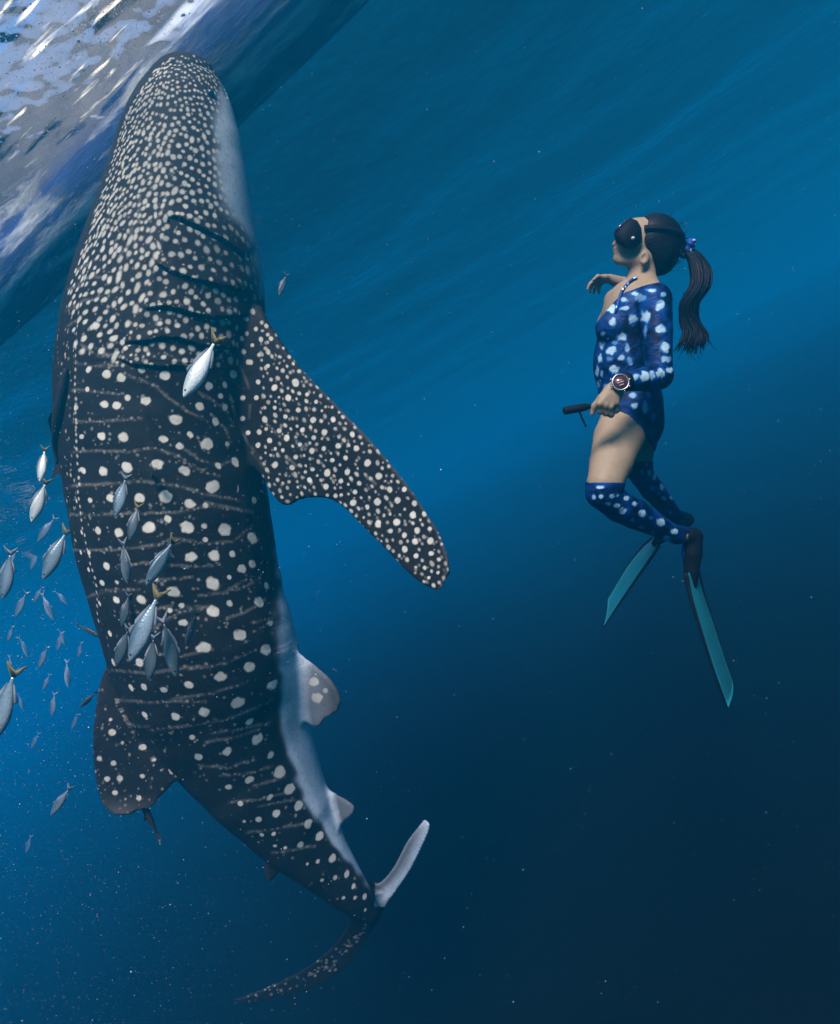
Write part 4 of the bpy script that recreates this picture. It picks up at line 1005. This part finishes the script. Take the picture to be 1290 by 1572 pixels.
wear('loose_hair', np.concatenate(FV), FFc, dark_hair, parent=hair)['kind'] = 'stuff'
# scrunchie: a ruffled ring
u_, v_ = np.meshgrid(np.linspace(0, 2 * math.pi, 48, endpoint=False), np.linspace(0, 2 * math.pi, 14, endpoint=False), indexing='ij')
ruf = 1 + .22 * np.sin(u_ * 9) * np.cos(v_) + .12 * np.sin(u_ * 5 + 1)
ta = np.array([.86, -.5, 0]); tb = np.array([.5, .86, 0]); tz = np.array([0, 0, 1.0])
rr_ = R_(9.5) + R_(5.2) * np.cos(v_) * ruf
sv = pp(1056, 381, 0) + (rr_ * np.cos(u_))[..., None] * tb + (rr_ * np.sin(u_))[..., None] * tz + (R_(6.5) * np.sin(v_) * ruf)[..., None] * ta
nu, nvv = u_.shape; ii, jj = np.meshgrid(np.arange(nu), np.arange(nvv), indexing='ij')
sq = np.stack([ii * nvv + jj, ((ii + 1) % nu) * nvv + jj, ((ii + 1) % nu) * nvv + (jj + 1) % nvv, ii * nvv + (jj + 1) % nvv], -1).reshape(-1, 4)
wear('scrunchie', sv.reshape(-1, 3), sq, cloth_mat('scrunchie_fabric', 34, (0, .2, .4), .3))
# diving mask: skirt, rim, lens, strap
poly = np.array([(948, 371), (942, 358), (953, 348), (968, 334), (979, 339), (985, 350), (986, 366), (981, 376), (972, 382), (958, 380)], float)
pc = poly.mean(0); secs = []
zz_ = np.linspace(-1, 1, 17)
for z in zz_:
    sc2 = math.sqrt(max(0, 1 - abs(z) ** 10)) * .30 + .70
    q_ = (poly - [984, 362]) * [sc2 ** 1.0, .55 + .45 * sc2] + [984, 362]
    nose = math.exp(-(z / .28) ** 2); q_[0] += [-1.5 * nose, 2 * nose]; q_[9] += [-5 * nose, 0]
    secs.append(pp(q_[:, 0], q_[:, 1], np.full(10, z * .082)))
mask = wear('diving_mask', np.concatenate(secs), ring_faces(17, 10), black)
lens_m = simple('mask_lens_glass', (.012, .010, .022), .06, spec=.7)
for sg in (1, -1):
    lv = []
    for (dx, sc3) in ((0, 1.0), (-3.0, .92)):
        for th_ in np.linspace(0, 2 * math.pi, 20, endpoint=False):
            y_ = math.cos(th_) * 13 * sc3; z_ = sg * (.036 + .030 * sc3 * math.sin(th_))
            lv.append(pp(954.5 + dx * .6 + y_ * .78, 346.5 + dx * .6 - y_ * .72, z_))
    wear('lens', lv, ring_faces(2, 20), lens_m, parent=mask)
th_ = np.linspace(0, 2 * math.pi, 60, endpoint=False)
band = []
for dy, dr in ((-4, 0), (4, 0), (4, .004), (-4, .004)):
    cx_, rx_, rz_ = 1005, R_(43.5), .0865
    c0 = pp(1005, 366, 0); band.append(c0 + np.stack([(rx_ + dr) * np.cos(th_), -R_(dy) + 0 * th_ - R_(5) * np.cos(th_), (rz_ + dr) * np.sin(th_)], 1))
bv = np.concatenate(band); bq = []
for s_ in range(60):
    s2 = (s_ + 1) % 60
    for k in range(4): bq.append((k * 60 + s_, k * 60 + s2, ((k + 1) % 4) * 60 + s2, ((k + 1) % 4) * 60 + s_))
keepb = [f for f in bq if all(bv[i][0] > pp(976, 366, 0)[0] for i in f)]
wear('strap', bv, keepb, black, parent=mask)
bv_, bf_ = tube([pp(972, 366, .080), pp(972, 366, .086), pp(972, 366, .090)], [R_(3.2), R_(2.8), R_(1.2)], 12); wear('buckle', bv_, bf_, simple('grey_buckle', (.20, .20, .19), .25, spec=.5), parent=mask)
# watch: band, case ring, dial and screen marks
steel = simple('brushed_steel', (.30, .30, .28), .35, metal=.9, spec=.5)
wc = pp(953, 586.5, .3845); tilt = np.array([-.10, .12, .985]); tilt /= np.linalg.norm(tilt)
e_a = np.cross([0, 1, 0], tilt); e_a /= np.linalg.norm(e_a); e_b = np.cross(tilt, e_a)
def lathe(prof, nseg=36):
    th = np.linspace(0, 2 * math.pi, nseg, endpoint=False)
    v = np.concatenate([wc + (r * np.cos(th))[:, None] * e_a + (r * np.sin(th))[:, None] * e_b + h * tilt for r, h in prof])
    return v, ring_faces(len(prof), nseg)
v, f = lathe([(.024, -.014), (.027, -.010), (.0285, -.002), (.0275, .002), (.0245, .002), (.024, -.001)])
watch = wear('watch', v, f, steel)
v, f = lathe([(.0243, -.004), (.0243, -.0008), (.001, -.0004)]); wear('dial', v, f, simple('watch_dial', (.030, .012, .012), .2, spec=.5), parent=watch)
mk = simple('dial_marks', (.28, .16, .13), .4)
for (x0, y0, x1, y1) in ((-.013, .003, .004, .008), (-.012, -.003, .009, .003), (-.004, -.011, .010, -.006)):
    c4 = [wc + x * e_a + y * e_b + .0012 * tilt for x, y in ((x0, y0 - .002), (x1, y1 - .002), (x1, y1 + .001), (x0, y0 + .001))]
    c4 += [p + .0006 * tilt for p in c4]
    wear('screen_mark', c4, [(3, 2, 1, 0), (4, 5, 6, 7), (0, 1, 5, 4), (1, 2, 6, 5), (2, 3, 7, 6), (3, 0, 4, 7)], mk, parent=watch, smooth=False)
for a in np.radians([20, -25, -65, 115, 160, 200]):
    c0 = wc + .0285 * (math.cos(a) * e_a + math.sin(a) * e_b) - .004 * tilt; d0 = math.cos(a) * e_a + math.sin(a) * e_b
    v, f = tube([c0, c0 + d0 * .003, c0 + d0 * .0055], [.0022, .003, .0028], 8); wear('button', v, f, steel, parent=watch)
p0, p1 = pp(957, 587, .345), pp(995, 581, .27); axw = (p1 - p0) / np.linalg.norm(p1 - p0); na = np.cross(axw, tilt); na /= np.linalg.norm(na); nb_ = np.cross(na, axw)
th = np.linspace(0, 2 * math.pi, 36, endpoint=False); bb_ = []
for x, r in ((-.011, .0285), (.011, .0295), (.011, .0325), (-.011, .0315)): bb_.append(p0 + axw * (x + .004) + (r * np.cos(th))[:, None] * na + (r * np.sin(th))[:, None] * nb_)
bq = [(k * 36 + i, k * 36 + (i + 1) % 36, ((k + 1) % 4) * 36 + (i + 1) % 36, ((k + 1) % 4) * 36 + i) for i in range(36) for k in range(4)]
wear('watch_band', np.concatenate(bb_), bq, black, parent=watch)
# neck cord
def on_body(pts, lift):
    out_ = []
    for x, y in pts:
        near = np.where((np.abs(qpx - x) < 3) & (np.abs(qpy - y) < 3) & ((BN * -BV).sum(1) > 0))[0]
        zb = bz[near].max() if len(near) else .05
        out_.append(pp(x, y, zb + lift))
    return smooth_path(np.array(out_))
def smooth_path(p):
    for _ in range(3): p[1:-1] = .25 * p[:-2] + .5 * p[1:-1] + .25 * p[2:]
    return p
v, f = tube(on_body([(978, 426), (972, 428), (967, 431), (962, 436), (957, 442), (953, 449), (951, 457), (949, 465), (947, 473), (945, 480)], .002), R_(2.2), 8)
wear('neck_strap', v, f, cloth_mat('neck_strap_fabric', 60, (0, 0, 0), .3))
# long-blade swim fins
teal, n, l, b = mat_new('teal_fin_blade'); tc = n.new('ShaderNodeTexCoord')
l.new(mix_rgb(n, l, noise_node(n, l, tc.outputs['Object'], 9, 3), (.004, .075, .090), (.008, .115, .135)), b.inputs['Base Color']); b.inputs['Roughness'].default_value = .35
def swim_fin(boot, brad, rail_a, rail_b, tip_cut):
    ff = Field(np.min([pp(*p) for p in boot], 0) - .09, np.max([pp(*p) for p in boot], 0) + .09, .004)
    ff.chain([pp(*p) for p in boot], [R_(r) for r in brad], .012)
    v, q = ff.mesh(); v = smooth_mesh(v, q, 2)
    root = wear('swim_fin', v, q, black)
    A = catmull(np.array(rail_a, float), 24); Bp = catmull(np.array(rail_b, float), 24)
    a = pp(A[:, 0], A[:, 1], A[:, 2]); c = pp(Bp[:, 0], Bp[:, 1], Bp[:, 2])
    g = np.stack([a + (c - a) * t for t in np.linspace(0, 1, 9)], 1)
    nrm = np.cross(np.gradient(g, axis=0), (c - a)[:, None, :]); nrm /= np.linalg.norm(nrm, axis=2)[..., None]
    sag = (np.sin(np.linspace(0, math.pi, 9)) * .006)[None, :, None]
    top = g + nrm * (.002 + sag); bot = g - nrm * (.002 - sag)
    v = np.concatenate([top.reshape(-1, 3), bot.reshape(-1, 3)]); f = []; nn_ = 24 * 9
    for i in range(23):
        for j in range(8):
            k = i * 9 + j; f.append((k, k + 9, k + 10, k + 1)); f.append((nn_ + k, nn_ + k + 1, nn_ + k + 10, nn_ + k + 9))
        for j in (0, 8):
            k = i * 9 + j; f.append((k, nn_ + k, nn_ + k + 9, k + 9))
    for i in (0, 23):
        for j in range(8):
            k = i * 9 + j; f.append((k, k + 1, nn_ + k + 1, nn_ + k))
    wear('blade', v, f, teal, parent=root)
    for p in (a, c):
        rv, rf = tube(p, np.linspace(R_(3.4), R_(1.3), 24), 8); wear('rail', rv, rf, black, parent=root)
    return root
swim_fin([(1056, 822, .06), (1064, 824, .05), (1063, 850, .05), (1062, 876, .05), (1063, 898, .05)], [13.5, 14, 14, 11, 7],
         [(1053, 880, .085), (1060, 915, .10), (1076, 968, .12), (1095, 1027, .13), (1117, 1087, .12)], [(1071, 876, .0), (1080, 912, -.02), (1095, 958, -.04), (1111, 1008, -.055), (1125, 1050, -.06)], 0)
swim_fin([(1046, 798, -.55), (1054, 798, -.55), (1034, 813, -.56), (1018, 824, -.56), (1006, 834, -.56)], [13, 13, 13, 10, 7],
         [(1012, 838, -.52), (996, 862, -.50), (974, 893, -.48), (950, 928, -.47), (927, 963, -.47)], [(1002, 826, -.62), (985, 842, -.63), (966, 866, -.65), (948, 896, -.66), (934, 920, -.66)], 0)
# the black grip held in her hand (a thing of its own)
ga, gb = pp(865, 631, .335), pp(946, 617, .335); gd = gb - ga
grip = bpy.data.objects.new('handheld_grip', None); col.objects.link(grip); GO = to_world((ga + gb) / 2); grip.location = GO
def gpart(name, v, f, mat=black):
    me = new_mesh(name, to_world(np.asarray(v)) - GO, f); me.materials.append(mat); o = bpy.data.objects.new(name, me); col.objects.link(o); o.parent = grip
tt = np.array([0, .02, .06, .30, .42, .46, .52, .95, .98, 1.0]); rr2 = np.array([3.5, 5.0, 5.4, 5.4, 5.0, 3.6, 3.2, 3.2, 3.0, 2.0])
v, f = tube(ga + gd * tt[:, None], R_(rr2), 14); gpart('handle', v, f)
v, f = tube(pp(*catmull(np.array([(889, 629, .335), (892, 638, .337), (896, 647, .335), (900, 655, .334)], float), 10).T), R_(1.4), 6); gpart('wrist_cord', v, f)
tag(grip, 'black handheld camera grip with short cord in the freediver\'s hand', 'camera grip')
# ------------------------------------------------------------------ fish
def fish_mesh():
    nl, nc = 30, 16
    t = np.linspace(0, 1, nl)
    hh = np.interp(t, [0, .03, .08, .18, .36, .55, .75, .9, 1], [.004, .026, .048, .084, .118, .112, .068, .026, .017])
    for _ in range(2): hh[1:-1] = .25 * hh[:-2] + .5 * hh[1:-1] + .25 * hh[2:]
    ww = hh * np.interp(t, [0, .1, .4, .8, 1], [.75, .62, .50, .42, .45])
    zc = np.interp(t, [0, .3, 1], [-.006, -.006, .0])
    th = np.linspace(0, 2 * math.pi, nc, endpoint=False)
    v = np.stack([np.repeat((.5 - .82 * t)[:, None], nc, 1), ww[:, None] * np.cos(th)[None], zc[:, None] + hh[:, None] * np.sin(th)[None]], -1).reshape(-1, 3)
    return v, ring_faces(nl, nc)
def plate(outline, th=.004, y0=0.0):
    o_ = np.array(outline, float); k = len(o_); c = o_.mean(0)
    v = [(x, y0 + th, z) for x, z in o_] + [(x, y0 - th, z) for x, z in o_]
    f = [tuple(range(k)), tuple(range(2 * k - 1, k - 1, -1))] + [(i, k + i, k + (i + 1) % k, (i + 1) % k) for i in range(k)]
    return np.array(v), f
TAIL = [(x, z * .78) for x, z in [(-.30, .012), (-.345, .05), (-.41, .105), (-.475, .15), (-.50, .155), (-.475, .11), (-.435, .055), (-.405, .0), (-.435, -.055), (-.475, -.11), (-.50, -.155), (-.475, -.15), (-.41, -.105), (-.345, -.05), (-.30, -.012)]]
DORS = [(.20, .105), (.14, .155), (.08, .145), (.04, .118), (.0, .135), (-.10, .105), (-.24, .045), (-.24, .03), (.0, .09)]
ANAL = [(.0, -.105), (-.04, -.145), (-.12, -.10), (-.24, -.045), (-.24, -.03), (-.02, -.09)]
def fish_skin(name, back, side, belly, metal=.35):
    m, n, l, b = mat_new(name); tc = n.new('ShaderNodeTexCoord'); sx_ = n.new('ShaderNodeSeparateXYZ'); l.new(tc.outputs['Object'], sx_.inputs[0])
    h = math_node(n, l, 'ADD', math_node(n, l, 'MULTIPLY', sx_.outputs[2], 4.0), .5, True)
    c = ramp(n, l, h, [(.12, belly), (.50, side), (.74, back)])
    nz = noise_node(n, l, tc.outputs['Object'], 55, 3)
    c = mix_rgb(n, l, ramp(n, l, nz, [(.35, 0.0), (.7, .35)]), c, back)
    l.new(c, b.inputs['Base Color']); b.inputs['Metallic'].default_value = metal; b.inputs['Roughness'].default_value = .38; b.inputs['Specular IOR Level'].default_value = .3
    vo = n.new('ShaderNodeTexVoronoi'); vo.inputs['Scale'].default_value = 42; l.new(tc.outputs['Object'], vo.inputs['Vector'])
    bp = n.new('ShaderNodeBump'); bp.inputs['Strength'].default_value = .12; bp.inputs['Distance'].default_value = .01; l.new(vo.outputs['Distance'], bp.inputs['Height']); l.new(bp.outputs[0], b.inputs['Normal'])
    return m
silver = fish_skin('silver_fish_skin', (.05, .085, .10), (.17, .23, .25), (.34, .38, .38))
pale = fish_skin('pale_fish_skin', (.22, .26, .24), (.55, .58, .50), (.72, .72, .64), .2)  # paler copy; sunlit brightness of these fish put into the skin colour
dusky = fish_skin('dusky_fish_skin', (.022, .034, .036), (.05, .07, .075), (.10, .125, .13), .15)
yellow = simple('yellow_fin', (.095, .083, .032), .5, spec=.1); greyfin = simple('grey_fin', (.09, .11, .12), .5, spec=.1); fish_eye = simple('fish_eye', (.004, .004, .005), .15)
FM = {}
def fmesh(key, v, f, mat):
    if key not in FM:
        v = np.array(v, float); bend = {'0': 0.0, '1': .28, '2': -.24}[key[-1]]
        v[:, 1] += bend * np.minimum(v[:, 0] - .1, 0) ** 2 - bend * .1 * np.maximum(v[:, 0] - .1, 0)
        me = new_mesh(key.split('|')[0], v, f); me.materials.append(mat); FM[key] = me
    return FM[key]
bodyv, bodyf = fish_mesh()
ev, ef = tube([(.40, .034, .016), (.40, .040, .016), (.40, .043, .016)], [.016, .013, .004], 10)
ev2 = ev * [1, -1, 1]
def child(name, me, root):
    o = bpy.data.objects.new(name, me); col.objects.link(o); o.parent = root; return o
fcount = [0]
def fish(hx, hy, tx_, ty_, D, label, skin=silver, skey='silver', tail='yellow', dd=0.0, lean=.25, flip=1, group=None, full=True):
    """nose and tail-tip pixels, distance, lean = how far the back turns towards the photographer"""
    fcount[0] += 1; vr = str((fcount[0] * 7) % 3)
    a = cs(hx, hy, dm(D)); c = cs(tx_, ty_, dm(D) + dd)
    x = a - c; L = np.linalg.norm(x); x /= L
    up = np.array([-x[1], x[0], 0]) * flip; up /= np.linalg.norm(up); up = up + lean * np.array([0, 0, 1.0]); up -= x * (up @ x); up /= np.linalg.norm(up)
    y = np.cross(up, x)
    Rm = np.stack([x, y, up], 1); Rw = R @ Rm
    if full:
        o = bpy.data.objects.new('fish', fmesh('fish|' + skey + vr, bodyv, bodyf, skin))
    else:
        tv, tf = plate(TAIL); dv, df = plate(DORS, .003); k1, k2 = len(bodyv), len(bodyv) + len(tv)
        o = bpy.data.objects.new('fish', fmesh('small_fish|' + skey + vr, np.concatenate([bodyv, tv, dv]), bodyf + [tuple(i + k1 for i in q) for q in tf] + [tuple(i + k2 for i in q) for q in df], skin))
    col.objects.link(o)
    M = Matrix.Identity(4); ctr = to_world((a + c) / 2)
    for i in range(3):
        for j in range(3): M[i][j] = Rw[i, j] * L
        M[i][3] = ctr[i]
    o.matrix_world = M
    if full:
        child('tail_fin', fmesh('tail_fin|' + tail + vr, *plate(TAIL), yellow if tail == 'yellow' else greyfin), o)
        child('dorsal_fin', fmesh('dorsal_fin|' + vr, *plate(DORS, .003), greyfin), o); child('anal_fin', fmesh('anal_fin|' + vr, *plate(ANAL, .003), greyfin), o)
        child('eye', fmesh('eye|l' + vr, ev, ef, fish_eye), o); child('eye', fmesh('eye|r' + vr, ev2, [q[::-1] for q in ef], fish_eye), o)
    tag(o, label, 'fish', group or 'silver fish schooling around the whale shark')
    return o
G_SH = 'silver fish in front of the whale shark'; G_LW = 'silver fish in open water beside the whale shark'
fish(281, 610, 340, 512, 3.55, 'bright pale silver fish with yellow tail below the whale shark\'s gill slits', pale, 'pale', 'yellow', .02, .1, -1, G_SH)
fish(199, 1016, 247, 900, 3.45, 'largest silver fish with yellow forked tail over the whale shark\'s lower flank', silver, 'silver', 'yellow', .03, .15, -1, G_SH)
fish(224, 899, 272, 822, 3.55, 'blue-backed silver fish with bright yellow tail just above the largest fish', silver, 'silver', 'yellow', .05, .7, -1, G_SH)
fish(177, 793, 196, 726, 3.55, 'grey-blue fish uppermost of the school over the whale shark\'s flank', silver, 'silver', 'grey', .03, .3, -1, G_SH)
fish(199, 830, 213, 770, 3.7, 'small dusky fish just below the uppermost one over the flank', dusky, 'dusky', 'yellow', .02, .2, -1, G_SH)
fish(197, 897, 188, 825, 3.65, 'dusky olive fish hanging head down left of the yellow-tailed blue one', dusky, 'dusky', 'grey', .02, .3, 1, G_SH)
fish(228, 1045, 238, 968, 3.65, 'dusky fish tucked close behind the largest silver fish', dusky, 'dusky', 'grey', .02, .3, -1, G_SH)
fish(271, 1040, 251, 940, 3.55, 'dark olive fish head down on the right of the largest silver fish', dusky, 'dusky', 'grey', .03, .2, 1, G_SH)
fish(178, 1024, 200, 958, 3.7, 'dark blue fish at the edge of the whale shark left of the largest one', dusky, 'dusky', 'grey', .02, .4, -1, G_SH)
fish(286, 992, 302, 934, 3.7, 'thin dark fish seen nearly edge-on beside the whale shark\'s pale spots', dusky, 'dusky', 'grey', .02, 1.6, -1, G_SH, False)
fish(187, 962, 199, 908, 3.85, 'small shadowy fish above the dark blue one on the flank', dusky, 'dusky', 'grey', .02, .5, -1, G_SH, False)
fish(61, 740, 70, 683, 4.3, 'small bright fish catching light off the whale shark\'s back', pale, 'pale', 'yellow', .02, .1, -1, G_LW)
fish(48, 802, 74, 732, 4.4, 'bright silver fish just below the small bright one off the back', pale, 'pale', 'yellow', .05, .5, -1, G_LW)
fish(66, 890, 106, 806, 4.7, 'slim blue-grey fish touching the outline of the whale shark\'s back', silver, 'silver', 'yellow', .05, .3, -1, G_LW)
fish(-12, 1140, 27, 1018, 3.7, 'big silver fish with brownish tail cut by the picture edge', silver, 'silver', 'yellow', .02, .15, -1, G_LW)
fish(4, 920, 20, 838, 5.0, 'hazy grey fish head down above the big one at the picture edge', silver, 'silver', 'grey', .02, .3, -1, G_LW)
fish(78, 1252, 110, 1206, 4.6, 'lone grey fish below the school beside the first dorsal fin', silver, 'silver', 'grey', .02, .4, -1, G_LW)
fish(122, 1086, 152, 1060, 4.7, 'dark fish heading down-left just off the first dorsal fin', dusky, 'dusky', 'grey', .02, .8, -1, G_LW, False)
fish(158, 978, 112, 958, 5.0, 'dark slim fish lying almost level behind the whale shark\'s back', dusky, 'dusky', 'grey', .02, .8, 1, G_LW, False)
FAINT = [(58, 832, 86, 792, 6.2), (24, 948, 42, 906, 6.6), (84, 952, 60, 908, 6.6), (104, 928, 84, 905, 7.5), (60, 1026, 74, 990, 6.8), (106, 1056, 100, 1012, 6.0), (80, 1100, 84, 1062, 7.0),
         (38, 738, 36, 694, 6.5), (10, 800, 32, 770, 8.0), (44, 1010, 30, 975, 8.0), (88, 1000, 96, 968, 8.5), (20, 1040, 12, 1005, 9.0), (48, 875, 60, 840, 8.0), (252, 1325, 244, 1286, 7.0), (148, 1372, 156, 1340, 8.5), (40, 1310, 48, 1282, 8.5), (22, 690, 30, 660, 9.0), (95, 1465, 90, 1440, 9), (30, 1545, 36, 1510, 8)] + [(x, y, x + dx, y - 26, 6.5 + .2 * k) for k, (x, y, dx) in enumerate(((14, 870, 12), (72, 880, 10), (100, 990, -9), (52, 925, 14), (12, 985, 9), (66, 1060, 11), (36, 1090, -8), (110, 1120, 12), (18, 755, 8), (84, 775, 10), (120, 1010, 6), (48, 1150, 12)))]
for (hx, hy, tx_, ty_, D) in FAINT:
    D = D * 1.8
    fish(hx, hy, tx_, ty_, D, 'faint grey fish fading into the blue water behind the whale shark\'s back', silver, 'silver', 'grey', .02, .3, -1 if hx < tx_ else 1, 'faint far fish behind the whale shark', False)
for (hx, hy, tx_, ty_, D) in [(629, 282, 657, 236, 7.0), (532, 340, 550, 308, 7.5), (495, 415, 506, 384, 7.5), (428, 455, 441, 418, 6.5)]:
    fish(hx, hy, tx_, ty_, D, 'faint greenish fish in the water between whale shark and freediver', dusky, 'dusky', 'grey', .02, .4, -1, 'faint far fish between shark and diver', False)
# remoras riding on the whale shark
rem_m = simple('remora_skin', (.014, .015, .018), .6, spec=.08, noise=.4, nscale=30)
def remora(pts, widths, lift, label, direct=None):
    P = catmull(np.array(pts, float), 24); wv_ = np.interp(np.linspace(0, 1, 24), np.linspace(0, 1, len(widths)), widths)
    if direct is None:
        raw = []
        for x, y in P:
            c_ = surf_point(x, y)[2]; raw.append(-c_[2] - lift)
        Dv = np.array(raw); 
        for _ in range(6): Dv[1:-1] = .25 * Dv[:-2] + .5 * Dv[1:-1] + .25 * Dv[2:]
    else: Dv = np.full(24, float(direct))
    path = cs(P[:, 0], P[:, 1], Dv); rad = wv_ * Dv / F
    v, f = tube(path, rad, 12)
    T = path[-1] - path[-4]; T /= np.linalg.norm(T); sd_ = np.cross(T, [0, 0, 1.0]); sd_ /= np.linalg.norm(sd_)
    r0 = rad.max(); e_ = path[-1]
    tl_ = np.array([e_ - T * r0, e_ + T * r0 * 2.6 + sd_ * r0 * 1.3, e_ + T * r0 * 1.8, e_ + T * r0 * 2.6 - sd_ * r0 * 1.3])
    tv = np.concatenate([tl_ + [0, 0, .002], tl_ - [0, 0, .002]]); tf = [(0, 1, 2), (0, 2, 3), (6, 5, 4), (7, 6, 4), (0, 4, 5, 1), (1, 5, 6, 2), (2, 6, 7, 3), (3, 7, 4, 0)]
    ow = to_world(path[0])
    o = place('remora', to_world(v), f, rem_m, origin=ow)
    child('tail_fin', new_mesh('tail_fin', to_world(tv) - ow, tf, False), o).data.materials.append(rem_m)
    kk = 8; md_ = path[kk]; dfv = np.array([md_ + sd_ * rad[kk] * .8, path[kk + 4] + sd_ * rad[kk] * 1.9, path[kk + 8] + sd_ * rad[kk + 8] * .8])
    dv = np.concatenate([dfv + [0, 0, .002], dfv - [0, 0, .002]])
    child('dorsal_fin', new_mesh('dorsal_fin', to_world(dv) - ow, [(0, 1, 2), (5, 4, 3), (0, 3, 4, 1), (1, 4, 5, 2), (2, 5, 3, 0)], False), o).data.materials.append(rem_m)
    tag(o, label, 'remora', 'remoras clinging to the whale shark')
remora([(243, 600), (239, 630), (234, 665), (232, 700), (233, 730)], [3, 6.5, 7.5, 5, 1.6], .02, 'slender black remora clinging to the middle of the whale shark\'s flank')
remora([(102, 566), (97, 600), (90, 640), (86, 680), (88, 712)], [4, 8, 9, 6, 2], .015, 'dark remora riding along the edge of the whale shark\'s back')
remora([(219, 1236), (226, 1248), (233, 1262), (241, 1279)], [3, 5, 4, 1.2], .0, 'small dark remora trailing from the first dorsal fin\'s tip', direct=float(dm(4.15)))

# ------------------------------------------------------------------ bubbles and drifting specks
def scatter(name, P, rad, mat, label, cat):
    octv = np.array([(1, 0, 0), (-1, 0, 0), (0, 1, 0), (0, -1, 0), (0, 0, 1), (0, 0, -1)], float)
    octf = np.array([(0, 2, 4), (2, 1, 4), (1, 3, 4), (3, 0, 4), (2, 0, 5), (1, 2, 5), (3, 1, 5), (0, 3, 5)])
    rg = np.random.default_rng(len(P)); st = rg.uniform(.6, 1.3, (len(P), 1, 3))
    v = (P[:, None, :] + octv[None] * rad[:, None, None] * st).reshape(-1, 3)
    f = (octf[None] + 6 * np.arange(len(P))[:, None, None]).reshape(-1, 3)
    o = place(name, v, f, mat, origin=P.mean(0)); tag(o, label, cat, kind='stuff'); return o
gr = np.random.default_rng(21)
bub = simple('bubble_white', (.36, .37, .37), .25, spec=.6)
n_b = 4500
cl = gr.normal(0, 1, (n_b, 2)); 
bx_ = np.where(gr.random(n_b) < .6, 150 + 95 * cl[:, 0], 60 + 120 * cl[:, 0]); by_ = 80 + 75 * cl[:, 1] + .12 * (150 - bx_) 
okb = (bx_ > -60) & (by_ > -80) & (bx_ < 300 + .2 * by_)
bx_, by_ = bx_[okb], by_[okb]
BP = []
for x, y in zip(bx_, by_):
    d = R @ np.array([(x - 645) / F, -(y - 786) / F, -1.0]); tz_ = (-.03 - CAM[2]) / d[2]
    BP.append(CAM + d * tz_ * (1 - .10 * gr.random() ** 2.2))
BP = np.array(BP); BP[:, 2] = np.minimum(BP[:, 2], -.02)
br_ = np.exp(gr.normal(math.log(.0015), .5, len(BP)))
scatter('bubbles', BP, br_, bub, 'cloud of fine grey bubbles around the whale shark\'s snout at the surface', 'bubbles')
speck = simple('drifting_speck', (.34, .36, .34), .6, spec=.05)
n_s = 9000
sxx = np.where(gr.random(n_s) < .26, gr.uniform(-40, 1330, n_s), gr.beta(1, 3.2, n_s) * 800 - 40); syy = gr.uniform(-40, 1610, n_s)
sDD = .55 + 4.2 * gr.random(n_s) ** .6
SPp = to_world(cs(sxx, syy, 1.0) * sDD[:, None]); okk = SPp[:, 2] < -.05
SPp = SPp[okk]; sDD = sDD[okk]
sr_ = np.exp(gr.normal(math.log(.0008), .42, len(SPp))) * np.clip(sDD / 2.0, .5, 1.35)
scatter('drifting_specks', SPp, sr_, speck, 'tiny pale specks of plankton drifting in the water', 'plankton')
